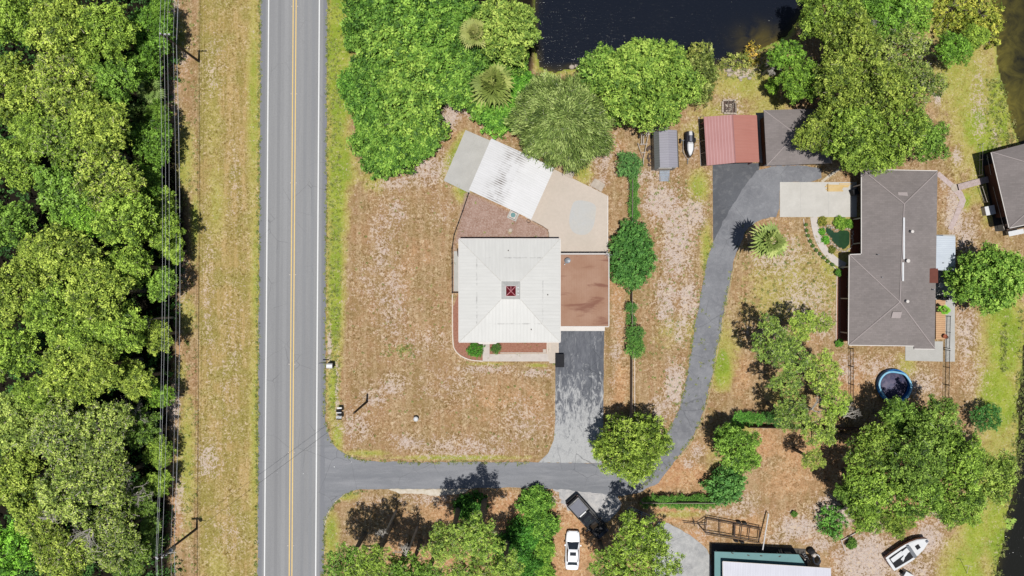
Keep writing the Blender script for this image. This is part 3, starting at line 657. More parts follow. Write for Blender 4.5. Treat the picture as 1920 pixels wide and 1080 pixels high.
def trunk_mesh(name, H, Rr, cl, seed, mat, r0=.28, nl=9, curv=.5):
    r = random.Random(seed); m = MB(); fork = H*.35
    m.tube([(0, 0, -.2), (r.uniform(-.15, .15), r.uniform(-.15, .15), fork*.5), (0, 0, fork), (r.uniform(-.4, .4), r.uniform(-.4, .4), H*.8)], r0, 7, r0*.4)
    tg = r.sample(cl, min(nl, len(cl)))
    for x, y, z, c in tg:
        s0 = fork*r.uniform(.7, 1.3); md = Vector((x*.45+r.uniform(-curv, curv), y*.45+r.uniform(-curv, curv), s0+(z-s0)*.55))
        e = Vector((x, y, z)); m.tube(smoothline([(0, 0, s0), md, e], 2), r0*.5, 5, .035)
        for k in range(3):
            u = e+Vector((r.uniform(-1, 1), r.uniform(-1, 1), r.uniform(-.2, .6)))*c*.9
            m.tube([md.lerp(e, r.uniform(.3, .9)), u], .05, 4, .015)
    me = bpy.data.meshes.new(name); me.from_pydata([tuple(v) for v in m.v], [], m.f); me.materials.append(mat); me.update(); return me
PROTO = {}
def proto(kind, seeds, fn):
    PROTO[kind] = [fn(s) for s in seeds]
def mk_oak(s, tw=.10, nmin=.74, cr=(.42, .78), hole=0, H=2.2, skirt=True, rough=.3, dens=300, lobe=1.45):
    cl = crown_clumps(4.0, H, .0, nmin, cr, s, 5, rough, skirt, hole, .1, lobe)
    cl = [(x, y, z+.0, c) for x, y, z, c in cl]
    return dict(leaf=leaves('crown', cl, dens, .27, .15, M['oakleaf'], s, twig=tw, spread=.95, up=.75, core=.6), cl=cl, R=4., top=3.1)
proto('oak', (11, 12, 13, 14, 15), mk_oak)
proto('mossy', (11, 12, 13, 14, 16), lambda s: mk_oak(s+200, .8, dens=230))
proto('open', (17, 18, 19, 20), lambda s: mk_oak(s, .45, .8, (.40, .75), .4, 2.2, False, .45, 320, 1.25))
def mk_bush(s, mat='shrubleaf', L=.25, Wd=.15, dens=300):
    cl = crown_clumps(2.6, 1.5, -.2, .5, (.36, .6), s, 4, .2, zj=.12, lobe=.95 if mat == 'shrubleaf' else None)
    return dict(leaf=leaves('foliage', cl, dens, L, Wd, M[mat], s, up=.75, spread=.9), trunk=None, cl=cl, R=2.6, top=1.9)
proto('bush', (21, 22, 23, 24), mk_bush)
proto('hedge', (31, 32), lambda s: mk_bush(s, 'hedgeleaf', .2, .13, 320))
def mk_sparse(s):
    cl = crown_clumps(3.0, 3.0, .0, .8, (.38, .7), s, 6, .5, True, .55, .3)
    return dict(leaf=leaves('crown', cl, 420, .19, .11, M['brightleaf'], s, twig=.25), cl=cl, R=3., top=3.4)
proto('sparse', (41, 42, 43), mk_sparse)
def add_mesh(name, me, parent, scale=(1, 1, 1), loc=(0, 0, 0), rz=0, color=(1, 1, 1, 1)):
    o = bpy.data.objects.new(name, me); COL.objects.link(o); o.parent = parent; o.scale = scale; o.location = loc
    o.rotation_euler = (0, 0, rz); o.color = color; return o
TREES = []
def tree(name, kind, px, py, rpx, H, label, cat='tree', group=None, col=(1, 1, 1), sq=1., zs=1., dead=0., thick=1., rz=None, lift=None):
    """place a tree so that its crown stands where the photo shows it, on a trunk at its real base"""
    if kind == 'oak' and dead >= .75: kind = 'mossy'
    if group and 'wood left' in group: r_sc = random.uniform(.92, 1.0); rpx = rpx*r_sc
    i = len(TREES); TREES.append(name); pr = PROTO[kind][i % len(PROTO[kind])]
    hm = H*.82; c = P(px, py, hm); s = rpx/15*(CAMH-hm)/CAMH/pr['R']
    t = thing(name, label, cat, (c.x, c.y, 0), 0, group)
    rz = rz if rz is not None else random.uniform(0, 6.28)
    zsc = s*zs*.9
    zb = max(H-pr['top']*zsc, .15) if lift is None else lift
    j = random.uniform(.90, 1.08); cc = (col[0]*j, col[1]*j, col[2]*j, 1)
    cn = 'foliage' if cat in ('shrub', 'hedge', 'bush') else 'crown'
    add_mesh(cn, pr['leaf'], t, (s, s*sq, zsc), (0, 0, zb), rz, cc)
    # trunk and limbs reach up into this crown
    r = random.Random(i*7+1); m = MB(); ca, sa = math.cos(rz), math.sin(rz)
    cl = [( (x*ca*s-y*sa*s*sq), (x*sa*s+y*ca*s*sq), z*zsc+zb, k*s) for x, y, z, k in pr['cl']]
    r0 = (.10+.022*H)*thick*(1. if cat == 'tree' else .5)
    fork = max(.3, zb*.75)
    m.tube([(0, 0, -.2), (r.uniform(-.12, .12), r.uniform(-.12, .12), fork*.5), (0, 0, fork), (r.uniform(-.3, .3), r.uniform(-.3, .3), zb+(H-zb)*.6)], r0, 7, r0*.4)
    for x, y, z, k in r.sample(cl, min(len(cl), 10 if cat == 'tree' else 5)):
        s0 = fork*r.uniform(.75, 1.0); md = Vector((x*.45+r.uniform(-.5, .5)*s, y*.45+r.uniform(-.5, .5)*s, s0+(z-s0)*.6)); e = Vector((x, y, z+k*.3))
        m.tube(smoothline([(0, 0, s0), md, e], 1), r0*(.5 if kind != 'sparse' else .3), 5, .03)
        for _ in range(2):
            u = e+Vector((r.uniform(-1, 1), r.uniform(-1, 1), r.uniform(-.3, .6)))*k; m.tube([md.lerp(e, r.uniform(.3, .9)), u], .05, 4, .015)
    m.build('trunk', M['bark'], t, local=True)
    return t
def deadtree(name, px, py, rpx, H, label, seed=0, ang=None, group=None):
    """bleached, leafless limbs"""
    c = P(px, py, H*.8); t = thing(name, label, 'dead tree', (c.x, c.y, 0), 0, group); r = random.Random(seed); m = MB(); Rr = rpx/15*.9
    def grow(p, d, L, rad, dep):
        e = p+d*L; mid = p.lerp(e, .5)+Vector((r.uniform(-1, 1), r.uniform(-1, 1), r.uniform(-.5, .5)))*L*.15
        m.tube([p, mid, e], rad, 5, rad*.55)
        if dep == 0: return
        for _ in range(r.choice((2, 3, 3))):
            nd = (d+Vector((r.uniform(-1, 1), r.uniform(-1, 1), r.uniform(-.4, .35)))*.9).normalized(); grow(e if r.random() < .6 else mid, nd, L*.62, rad*.6, dep-1)
    m.tube([(0, 0, -.2), (.1, .1, H*.45), (0, 0, H*.7)], .16, 6, .1)
    for k in range(4):
        a = (ang if ang is not None else r.uniform(0, 6.28))+k*(.5 if ang is not None else 1.57); grow(Vector((0, 0, H*.68)), Vector((math.cos(a), math.sin(a), .35)).normalized(), Rr*.5, .085, 4)
    m.build('limb', M['deadwood'], t, local=True); return t

# palms: a trunk and a head of folded fan fronds
def palm_head(seed, n=34, Rf=1.5, fan=.62, blades=13, droop=.5):
    r = random.Random(seed); V = []; tint = []
    for k in range(n):
        a = k*2.39996+r.uniform(-.45, .45); el = 1.25-1.5*(k/n)+r.uniform(-.22, .22)
        d = Vector((math.cos(a)*math.cos(el), math.sin(a)*math.cos(el), math.sin(el))); side = Vector((-math.sin(a), math.cos(a), 0)); up = d.cross(side)*-1
        L = Rf*r.uniform(.62, 1.12); hub = d*L*.5; droop_ = droop*r.uniform(.6, 1.9); tt = r.uniform(.2, .9) if k < n*.8 else r.uniform(.6, 1)
        V.append([side*.02, hub+side*.02, hub-side*.02, side*-.02]); tint.append(.8)
        for b in range(blades):
            th = (b/(blades-1)-.5)*3.6; bd = (d*math.cos(th)+side*math.sin(th)+up*(-.18*abs(math.sin(th)))).normalized()
            bl = L*fan*r.uniform(.8, 1.05)*(1-.25*abs(th)/1.8); tip = hub+bd*bl+Vector((0, 0, -droop_*bl*.55)); mid = hub+bd*bl*.55+Vector((0, 0, .02))
            pn = bd.cross(up).normalized()*.055*Rf
            V.append([hub, mid+pn, tip, mid-pn]); tint.append(tt+r.uniform(-.12, .12))
    me = bpy.data.meshes.new('fronds'); A = np.array([[tuple(v) for v in q] for q in V]).reshape(-1, 3)
    fast_mesh(me, A, np.arange(len(A)).reshape(-1, 4), M['palmleaf'])
    at = me.attributes.new('tint', 'FLOAT', 'POINT'); at.data.foreach_set('value', np.repeat(np.clip(tint, 0, 1), 4).astype(np.float32)); return me
PALM = [palm_head(3), palm_head(5, 26), palm_head(6, 40, 1.5, .7, 11, .35)]
def palm(px, py, rpx, H, label, col=(1, 1, 1), v=0, group=None, rz=None):
    c = P(px, py, H); t = thing('palm_tree', label, 'palm', (c.x, c.y, 0), 0, group); s = rpx/15*(CAMH-H)/CAMH/1.45
    add_mesh('fronds', PALM[v % 3], t, (s, s, s), (0, 0, H-.2), rz if rz is not None else random.uniform(0, 6), (*col, 1))
    m = MB(); m.tube([(0, 0, -.1), (.05, .03, H*.5), (0, 0, H-.15)], .17 if H > 2 else .08, 8, .13 if H > 2 else .06)
    if H > 3: m.lathe(0, 0, [(.14, H-1.1), (.26, H-.6), (.22, H-.15)], 9)
    m.build('trunk', M['bark'], t, local=True); return t

# ---- the wood on the left
WOOD = 'broadleaved trees of the wood left of the road'
bg_ = (.95, 1.02, .8)
def wood(px, py, r_, H, lab, col=(1, 1, 1), dead=.5, **k): tree('oak_tree', 'oak', px, py, r_, H, lab, 'tree', WOOD, tuple(c*1.1 for c in col), dead=dead, **k)
G1 = (1.0, 1.08, .75); G2 = (1.16, 1.1, .85); G3 = (.72, .92, .65); G4 = (1.12, 1.05, 1.1)
wood(22, 22, 66, 10, 'bright green oak filling the top left corner of the photo', G1)
wood(20, 165, 70, 10, 'oak at the left edge, second crown down from the top corner', G2)
wood(16, 300, 60, 9, 'oak at the left edge, third crown down, beside a dark gap', G1)
wood(14, 425, 56, 10, 'oak at the left edge, fourth crown down the edge', G3)
wood(30, 545, 66, 11, 'oak at the left edge just above the middle of the wood', G2)
wood(18, 665, 60, 10, 'oak at the left edge beside the bare orange spot', G1)
wood(22, 790, 66, 10, 'yellowish oak at the left edge, below the bare orange spot', G4, .7)
wood(24, 905, 64, 10, 'dull green oak at the left edge, second crown up from the bottom corner', G2, .7)
wood(22, 1035, 66, 9, 'fresh green oak in the bottom left corner of the photo', (.8, 1.25, .6), .2)
wood(112, 48, 68, 11, 'second oak from the left along the top edge of the photo', G2, .6)
wood(118, 160, 62, 11, 'light green oak with grey twigs, left centre of the upper wood', G2, .8)
wood(110, 262, 62, 10, 'oak with a forked grey dead limb among its upper leaves', G1, .8)
wood(120, 365, 64, 11, 'rounded oak beside the dark gap in the upper wood', G3)
wood(128, 470, 68, 12, 'broad oak at the middle of the wood, left of the tallest crowns', G2)
wood(112, 585, 62, 11, 'oak in the middle of the wood above the bare orange spot', G1)
wood(125, 700, 66, 11, 'mid green oak right of the bare orange spot', G2)
wood(112, 812, 64, 11, 'oak with whitish twigs left of the leaning grey limbs', G4, .9)
wood(126, 925, 66, 11, 'pale oak in front of the long grey dead limb', G4, .9)
wood(118, 1040, 62, 10, 'mossy oak at the bottom edge below the long dead limb', G2, .9)
wood(196, 55, 56, 10, 'oak right of centre along the top edge of the wood', G1, .6)
wood(205, 150, 52, 9, 'green oak left of the fan palms at the wood edge', G3)
wood(186, 235, 62, 11, 'tall bright oak standing left of the shaded palms', G2)
wood(196, 335, 62, 11, 'oak with long pale twigs above the widest part of the wood', G2, .8)
wood(232, 415, 62, 11, 'bright oak reaching out toward the power lines', G1)
wood(180, 545, 60, 12, 'tallest looking light crown at the centre of the wood', G2)
wood(222, 620, 56, 10, 'round green oak near the widest bulge of the wood', G1)
wood(182, 690, 56, 11, 'yellow green oak below the centre of the wood', G2)
wood(190, 800, 58, 10, 'grey green mossy oak above the leaning grey limbs', G4, 1.)
wood(196, 905, 58, 10, 'oak beside the leaning grey limbs in the lower wood', G4, 1.)
wood(205, 1010, 56, 9, 'grey green oak crossed by a forked dead branch near the bottom', G4, 1.)
wood(246, 500, 50, 9, 'oak directly left of the power lines at the bulge', G1)
wood(298, 425, 44, 7, 'small oak under the power lines casting a shadow on the verge', G1)
wood(322, 468, 30, 4.5, 'low oak farthest out on the verge under the wires', G1)
wood(304, 535, 36, 6.5, 'small bright oak under the wires below the bulge', (.95, 1.15, .8))
wood(255, 712, 40, 8, 'small light green oak left of the wires, by a pale fallen limb', G2)
wood(296, 628, 36, 6.5, 'young oak under the wires right of a horizontal grey branch', G2)
wood(276, 60, 50, 6, 'dark green oak tinted for shade at the wood edge by the upper power pole', (.5, .72, .42), .2)  # dim tints from here put shade of taller crowns into the leaf colour
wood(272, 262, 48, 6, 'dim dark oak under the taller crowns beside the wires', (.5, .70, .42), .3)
wood(262, 130, 40, 5.5, 'low oak tinted for shade beside the upper fan palm', (.48, .68, .4), .3)
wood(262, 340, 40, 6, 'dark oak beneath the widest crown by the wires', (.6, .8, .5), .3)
wood(255, 800, 42, 6, 'small dark oak between the fallen grey limbs', (.55, .7, .5), .9)  # shade of the lower wood edge put into the leaf tint
wood(296, 850, 32, 4, 'bright low oak sprig under the wires beside the lower verge', G1, .2)
wood(295, 905, 30, 4, 'light green low oak clump under the wires above the lower pole', G1, .2)
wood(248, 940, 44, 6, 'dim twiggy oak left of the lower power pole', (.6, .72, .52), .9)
wood(240, 1045, 44, 7, 'twiggy oak at the bottom edge left of the lower power pole', (.8, .9, .7), .9)
for a in ((288, 80, 20, 3.2, 'yellow green fan palm beside the top of the upper power pole', (1.2, 1.2, 1.)), (285, 112, 18, 3., 'fan palm tinted for shade just below the yellow one at the wood edge', (.8, .8, .9)),
          (278, 165, 26, 3.4, 'dull green fan palm under the trees left of the wires', (.62, .78, .6)), (256, 215, 24, 3.2, 'dim fan palm tinted for the shade of the tall bright oak', (.5, .66, .5)),
          (283, 985, 24, 3.2, 'green fan palm left of the lower power pole', (.9, 1.2, .8)), (272, 1025, 26, 3.2, 'fan palm fronds at the bottom below the lower power pole', (.85, 1.1, .8)), (268, 300, 20, 3, 'small fan palm tinted for deep shade beside the wires', (.5, .6, .5))):
    palm(a[0], a[1], a[2], a[3], a[4], a[5], TREES.__len__()+a[1], 'fan palms along the edge of the wood')  # dim tints put the shade of the wood into the frond colour
for a in ((232, 790, 46, 7, 'leaning grey dead limbs in the lower wood', 1, .3), (235, 935, 50, 8, 'grey dead tree lying across the lower wood edge', 2, 0.), (155, 1000, 40, 12.5, 'forked bleached branch above the bottom crowns', 3, 3.6), (150, 265, 18, 12.5, 'small forked grey branch above the upper wood', 4, 5.),
          (70, 838, 24, 12.5, 'short pale dead twigs at the lower left of the wood', 5, 2.), (275, 600, 18, 8, 'pale horizontal dead branch by the wires', 6, 3.1), (85, 985, 26, 12, 'whitish dead twigs near the bottom left corner', 7, 1.)):
    deadtree('dead_tree', a[0], a[1], a[2], a[3], a[4], a[5], a[6])
wood(300, 20, 30, 5, 'small oak at the top edge under the wires', (.6, .8, .45), .2)
wood(296, 215, 28, 4.5, 'slim dim oak beside the wires right of the shaded palms', (.55, .72, .42), .2)  # low tint carries crown shade in the leaf colour
wood(306, 380, 30, 4.6, 'small lit oak under the wires above the bulge', G1, .2)
wood(298, 745, 30, 4.5, 'low oak under the wires right of the upper fallen limbs', (.7, .9, .5), .3)
wood(60, 235, 40, 9, 'light oak crown filling in between the left edge and second column', G1, .2)
wood(66, 480, 40, 9.5, 'round oak crown between the left edge and the broad middle oak', G2, .2)
wood(68, 740, 38, 9.5, 'small oak crown just right of the bare orange spot', G1, .2)
wood(70, 975, 40, 9, 'light oak crown in the lower left between larger mossy ones', G2, .8)
wood(158, 110, 40, 9.5, 'bright oak crown between the second and third columns near the top', G1, .2)
wood(160, 410, 40, 10, 'bright oak crown right of the dark gap in the upper wood', (.95, 1.25, .7), .2)
wood(158, 640, 40, 10, 'bright oak crown tucked between larger crowns at mid wood', G1, .2)
wood(160, 860, 40, 9.5, 'mossy oak crown left of the leaning grey limbs', G4, .9)
# dark understorey of the wood: uncountable
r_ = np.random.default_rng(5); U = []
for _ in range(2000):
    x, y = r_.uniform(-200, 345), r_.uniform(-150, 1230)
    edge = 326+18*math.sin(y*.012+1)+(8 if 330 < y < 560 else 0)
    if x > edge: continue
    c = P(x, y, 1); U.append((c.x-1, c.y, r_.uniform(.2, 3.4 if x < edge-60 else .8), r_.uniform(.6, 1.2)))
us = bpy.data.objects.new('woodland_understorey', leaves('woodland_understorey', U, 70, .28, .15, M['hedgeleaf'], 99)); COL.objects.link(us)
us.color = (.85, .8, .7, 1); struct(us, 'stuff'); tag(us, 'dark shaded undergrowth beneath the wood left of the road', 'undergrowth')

# ---- thicket between road and pond
TH = 'shrubs of the dense thicket beside the road'
def thk(px, py, r_, H, lab, col=(1, 1, 1), **k): tree('large_shrub', 'bush', px, py, r_, H, lab, 'shrub', TH, col, **k)
T1 = (1.1, 1.08, .95); T2 = (.9, .95, .85); T3 = (1.3, 1.15, 1.1)
thk(690, 25, 55, 4, 'shrub at the top left of the roadside thicket', T2)
thk(672, 62, 34, 2.8, 'rounded shrub bulging toward the road near the top of the thicket', T2)
thk(770, 15, 60, 4.5, 'shrub on the top edge in the middle of the thicket', T1)
thk(850, 20, 56, 4.5, 'shrub on the top edge right of the thicket middle', T2)
thk(735, 75, 60, 4.5, 'light green shrub mound in the upper thicket', T3)
thk(820, 95, 60, 5, 'broad shrub mound at the centre of the upper thicket', T1)
thk(880, 105, 48, 4.5, 'shrub left of the yellow palm frond and the pond tree', T2)
thk(700, 130, 46, 3.8, 'dark shrub on the road side between two bulges of the thicket', T2)
thk(655, 157, 26, 2.6, 'small dark shrub bulging farthest toward the road', (.8, .95, .75))
thk(765, 165, 66, 5, 'large light shrub mound at the middle of the thicket', T3)
thk(845, 165, 42, 4.2, 'shrub on the right flank of the thicket by the bare brown strip', T1)
thk(690, 200, 46, 3.8, 'shrub below the small dark roadside bulge', T2)
thk(775, 225, 58, 4.2, 'light shrub mound in the lower middle of the thicket', T3)
thk(695, 262, 44, 3.6, 'shrub on the lower left flank of the thicket', T1)
thk(740, 285, 46, 3.6, 'shrub at the lowest tip of the thicket above the dry lawn', T1)
thk(790, 268, 34, 3.2, 'shrub at the lower right tip of the thicket', T2)
thk(712, 296, 34, 2.8, 'low shrub on the bottom left tip of the thicket', T2)
thk(905, 165, 50, 3.6, 'shrub around the foot of the yellow fan palm', T1)
thk(950, 110, 40, 3.5, 'shrub between the yellow fan palm and the pond', T1)
thk(978, 160, 30, 2.6, 'shrub beside the orange bank at the pond corner', (.9, 1.2, .8))
thk(935, 215, 36, 2.8, 'bright low shrub right of the bare brown strip', (.95, 1.1, .85))
thk(968, 205, 30, 2.6, 'bright vine shrub beneath the drooping tree', (.95, 1.1, .85))
palm(924, 155, 42, 4.5, 'yellow green fan palm rising from the thicket', (.95, .98, .7), 2)
palm(888, 62, 28, 6.5, 'pale fan palm half hidden behind the pondside round tree', (1.05, 1.0, .85), 0)

def special(name, label, px, py, rpx, H, mat, seed, col=(1, 1, 1), Hd=4., nmin=.8, cr=(.5, .9), dens=260, L=.22, W=.13, radial=0., sx=1., sy=1., lobes=6, rough=.2, hole=0., rz=0., twig=0, group=None, cat='tree', flat=.8, up=.6, core=.55, tj=.28, thick=1., lobe=None):
    hm = H*.85; c = P(px, py, hm); Rr = rpx/15*(CAMH-hm)/CAMH
    t = thing(name, label, cat, (c.x, c.y, 0), 0, group)
    cl = crown_clumps(Rr, Hd, max(.2, H-Hd-.6), nmin, cr, seed, lobes, rough, hole=hole, lobe=lobe)
    cl = [(x*sx, y*sy, z, k) for x, y, z, k in cl]
    o = add_mesh('crown' if cat == 'tree' else 'foliage', leaves('crown', cl, dens, L, W, M[mat], seed, radial=radial, flat=flat, up=up, core=core, tintj=tj, twig=twig), t, rz=rz, color=(*col, 1))
    m = MB(); r = random.Random(seed); r0 = (.12+.025*H)*thick; fork = max(.3, (H-Hd)*.8); ca, sa = math.cos(rz), math.sin(rz)
    m.tube([(0, 0, -.2), (.1, .05, fork), (0, 0, H*.75)], r0, 8, r0*.4)
    for x, y, z, k in r.sample(cl, min(18, len(cl))):
        x, y = x*ca-y*sa, x*sa+y*ca; md = Vector((x*.45, y*.45, fork+(z-fork)*.6)); m.tube(smoothline([(0, 0, fork), md, (x, y, z+k*.4)], 1), r0*.45, 5, .03)
    m.build('trunk', M['bark'], t, local=True); return t
special('round_tree', 'large round yellow green tree on the pond bank', 1220, 147, 104, 9, 'brightleaf', 51, (1.0, 1.02, .85), 4.6, .85, (.5, .85), 420, .24, .15, lobes=4, rough=.14, sx=1., sy=.84, lobe=1.3)
special('round_tree', 'yellow green tree left of the big round pond tree', 1128, 130, 42, 7, 'brightleaf', 52, (.85, .95, .8), 3., .8, (.6, .9), 300)
special('round_tree', 'yellow green round tree at the left shore of the pond', 948, 48, 66, 8, 'brightleaf', 53, (1.12, 1.05, 1.), 3.4, .8, (.5, .8), 420, .24, .15, lobes=5, rough=.16, sy=.95, lobe=1.3)
special('drooping_tree', 'olive green drooping tree with fine radiating twigs above the white roof', 1058, 221, 95, 7, 'oliveleaf', 54, (.95, 1.04, .8), 3.4, .75, (.45, .8), 520, .42, .09, radial=.8, lobes=7, rough=.14, twig=.2, up=.5, sy=.88)
special('lakeside_bush', 'olive bush on the bank right of the big round tree', 1322, 140, 40, 3.5, 'oliveleaf', 55, (1.0, 1., .7), 2.2, .7, (.5, .8), 280, sx=.55, sy=1.35, cat='shrub')
special('lakeside_bush', 'small pale bush right of the round tree at the water edge', 1318, 95, 20, 3, 'brightleaf', 56, (.95, .75, .8), 1.6, .6, (.4, .6), 260, cat='shrub')
special('lakeside_bush', 'low reedy bush along the pond edge above the stones', 1385, 112, 26, 1.2, 'oliveleaf', 57, (1.3, 1.2, .8), .6, .6, (.35, .5), 240, sx=1.3, sy=.5, cat='shrub')
special('lakeside_bush', 'orange brown weedy bush at the pond edge', 1412, 100, 18, 1., 'oliveleaf', 58, (1.9, 1.1, .5), .5, .5, (.3, .45), 220, cat='shrub')
# ---- trees between pond and ranch house
EG = 'trees between the pond and the grey roofed house'
def eg(px, py, r_, H, lab, col=(1, 1, 1), dead=.6, **k): tree('oak_tree', 'oak', px, py, r_*.96, H, lab, 'tree', EG, tuple(c*.88 for c in col), dead=dead, **k)
eg(1560, 25, 60, 9, 'oak at the top edge on the right shore of the pond', G1, .3)
eg(1600, 70, 66, 10, 'oak leaning over the dark pond corner', G2, .4)
eg(1660, 22, 60, 8.5, 'oak on the top edge with a bleached fork at its right', (.7, 1., .6), .3)
eg(1710, 22, 46, 7, 'fresh green oak on the top edge left of the yellow reeds', (.9, 1.15, .7), .2)
eg(1690, 90, 60, 8.5, 'yellowish twiggy oak with bare earth at its right', G4, 1.)
eg(1580, 150, 60, 10, 'oak right of the bright green sapling', G2, .5)
eg(1655, 165, 66, 10.5, 'broad oak at the middle of the right hand grove', G2, .6)
eg(1720, 160, 52, 9, 'oak on the right flank of the grove above the sandy spot', G4, .8)
eg(1535, 245, 46, 8, 'oak whose shadow falls on the grey garage roof', G2, .5)
eg(1600, 245, 60, 10, 'dark gapped oak above the gap between garage and house', G1, .6)
eg(1680, 245, 64, 10, 'full oak overhanging the grass right of the grove', G1, .5)
eg(1735, 265, 50, 8.5, 'oak over the top right corner of the long grey roof', G3, .4)
eg(1650, 285, 46, 8.5, 'oak hanging over the top edge of the long grey roof', G1, .4)
eg(1590, 285, 40, 8, 'small oak over the yellow boards and path', G1, .4)
eg(1475, 100, 36, 6, 'bright green sapling crown nearest the pond bank', (.9, 1.25, .7), .1)
eg(1505, 150, 42, 7, 'bright green young oak right of the bleached twigs', (.95, 1.2, .7), .1)
eg(1450, 160, 16, 3, 'small leafy sapling casting a spotted shadow on the grass', (1.1, 1.4, .7), .1)
eg(1792, 92, 36, 5, 'dark green round tree beside the dry grass and canal', (.8, 1.15, .65), .3)
eg(1832, 70, 28, 4, 'lighter green tree touching the dark round one by the canal', (1.2, 1.3, .8), .3)
deadtree('dead_tree', 1452, 120, 20, 5, 'grey bleached twiggy branches left of the bright sapling', 11)
deadtree('dead_tree', 1652, 42, 14, 10.5, 'white bare forked branch at the top of the grove', 12, 1.)
for x, y, r_, lab in ((1850, 20, 40, 'yellow leafed bush at the top of the canal bank'), (1862, 48, 26, 'yellow bush leaning over the brown canal'), (1795, 8, 50, 'yellow green reed bush on the top edge left of the canal')):
    special('canal_bush', lab, x, y, r_, 2.4, 'brightleaf', x, (1.35, 1.0, .75), 1.4, .7, (.4, .65), 220, .2, .13, cat='shrub')
# ---- house surroundings
special('round_shrub', 'large dense dark green shrub right of the brown garage roof', 1190, 478, 47, 4.2, 'hedgeleaf', 61, (1.15, 1.1, 1.), 2.8, .55, (.42, .62), 420, .2, .13, cat='shrub', sx=.92, sy=1.38, lobes=3, rough=.1, thick=.5, flat=.9)
FS = 'small shrubs along the boundary fence'
for x, y, r_, H, lab, c in ((1181, 308, 22, 2.6, 'spiky dark green shrub at the top of the boundary fence', (1.5, 1.3, 1.5)), (1190, 350, 9, 1.6, 'narrow green shrub below the spiky shrub on the fence', (1.3, 1.2, 1)), (1187, 333, 8, 1.2, 'thin vine tangle on the fence just under the spiky shrub', (1.6, 1.4, 1)), (1188, 364, 7, 1.1, 'thin vine tangle between the two upper narrow shrubs', (1.7, 1.4, 1)), (1187, 391, 8, 1., 'thin vine tangle between the two lower narrow shrubs', (1.7, 1.4, 1)), (1189, 378, 9, 1.5, 'narrow green shrub midway between spiky and large shrub', (1.4, 1.2, 1)), (1190, 402, 9, 1.5, 'small green shrub just above the large dense shrub', (1.3, 1.3, 1.)),
                         (1185, 578, 11, 1.8, 'small round shrub below the large one on the fence', (1.1, 1.1, 1)), (1183, 600, 10, .9, 'tiny shrub between two rounder shrubs on the fence', (1.6, 1.3, 1.2)), (1191, 628, 15, 2.2, 'round shrub topping the lower pair on the fence', (1.3, 1.15, 1)), (1192, 652, 15, 2.2, 'round shrub at the bottom of the lower pair on the fence', (1.5, 1.3, 1))):
    tree('fence_shrub', 'hedge', x+random.uniform(-1, 1), y, r_*random.uniform(.92, 1.1), H, lab, 'shrub', FS, c, sq=random.uniform(1.0, 1.35) if r_ > 8.5 else 1.5, rz=random.uniform(-.3, .3))
tree('clipped_shrub', 'hedge', 891, 656.5, 14, 1.3, 'larger ball shaped shrub left of the front path', 'shrub', 'ball shrubs by the front path', (1.1, 1.3, .6))
tree('clipped_shrub', 'hedge', 930, 654, 9.5, 1.0, 'smaller dull ball shrub right of the front path', 'shrub', 'ball shrubs by the front path', (1.3, 1., .9))
palm(1447, 452, 35, 7.5, 'lone fan palm beside the curved driveway', (1.25, 1.3, 1.1), 2)
palm(1772, 581, 11, 1.8, 'small potted palm on the back deck', (.9, 1.6, .5), 1)
special('oak_tree', 'spreading oak between the two driveways', 1190, 848, 70, 8, 'oakleaf', 62, (1.05, 1.08, .75), 3.8, .7, (.45, .78), 400, .2, .11, lobe=1.3, lobes=5, rough=.22, twig=.1)
FY = 'open crowned trees left of the long grey roof'
def fy(px, py, r_, H, lab, col=(.86, .93, .78), dead=.7, kind='open', **k): tree('oak_tree', kind, px, py, r_*.84, H, lab, 'tree', FY, col, dead=dead, zs=k.pop('zs', .8), **k)
fy(1440, 640, 52, 8, 'open oak nearest the curved driveway bend')
fy(1500, 610, 34, 7, 'small oak top in the gap above the open crown', (1.15, 1.2, .8))
fy(1540, 605, 24, 6, 'sparse twiggy oak nearest the long house', (1.1, 1.1, .8))
fy(1480, 670, 44, 8, 'oak in the middle of the garden group with gaps')
fy(1470, 720, 34, 7.5, 'oak between the two shadows in the garden group')
fy(1540, 700, 46, 8, 'oak with bleached twigs at the right of the garden group', (1.2, 1.2, .9), 1.1)
fy(1560, 750, 36, 8, 'oak above the white dead limb', (1.1, 1.2, .75))
fy(1480, 775, 42, 8, 'oak at the lower left of the garden group')
fy(1530, 800, 44, 8, 'oak beside the orange dirt patch', (1.1, 1.1, .85), 1.1)
fy(1520, 860, 26, 6, 'small light oak drooping onto the orange dirt', (1.1, 1.05, .8))
deadtree('dead_tree', 1590, 785, 30, 9, 'bleached white limb between the garden group and big oak', 21, .2)
deadtree('dead_tree', 1530, 770, 30, 9, 'grey bare twigs among the garden oaks', 22)
BO = 'crowns of the big oak group near the old boat'
def bo(px, py, r_, H, lab, col=(.86, 1.0, .78), dead=.3, **k): tree('oak_tree', 'oak', px, py, r_*.93, H, lab, 'tree', BO, tuple(c*.82 for c in col), dead=dead, **k)
bo(1692, 788, 46, 7.5, 'oak crown overlapping the blue pool', (.85, 1.05, .8))
bo(1755, 800, 60, 9, 'oak crown below the thin black fence end')
bo(1640, 840, 56, 9.5, 'oak crown right of the white dead limb', (1.1, 1.2, .85), .6)
bo(1720, 860, 66, 11, 'oak crown at the heart of the big group')
bo(1800, 855, 62, 10, 'oak crown in the right half of the big group', (1.05, 1.2, .8))
bo(1860, 890, 56, 8, 'oak crown reaching over the dark canal', (1.15, 1.2, .95), .7)
bo(1640, 915, 56, 9, 'oak crown beside the dark shadow on orange dirt', (1.05, 1.2, .8))
bo(1720, 935, 58, 9.5, 'oak crown above the bow of the old boat', (.95, 1.15, .8))
bo(1800, 940, 56, 9, 'oak crown at the lower right of the big group', (1.05, 1.2, .85))
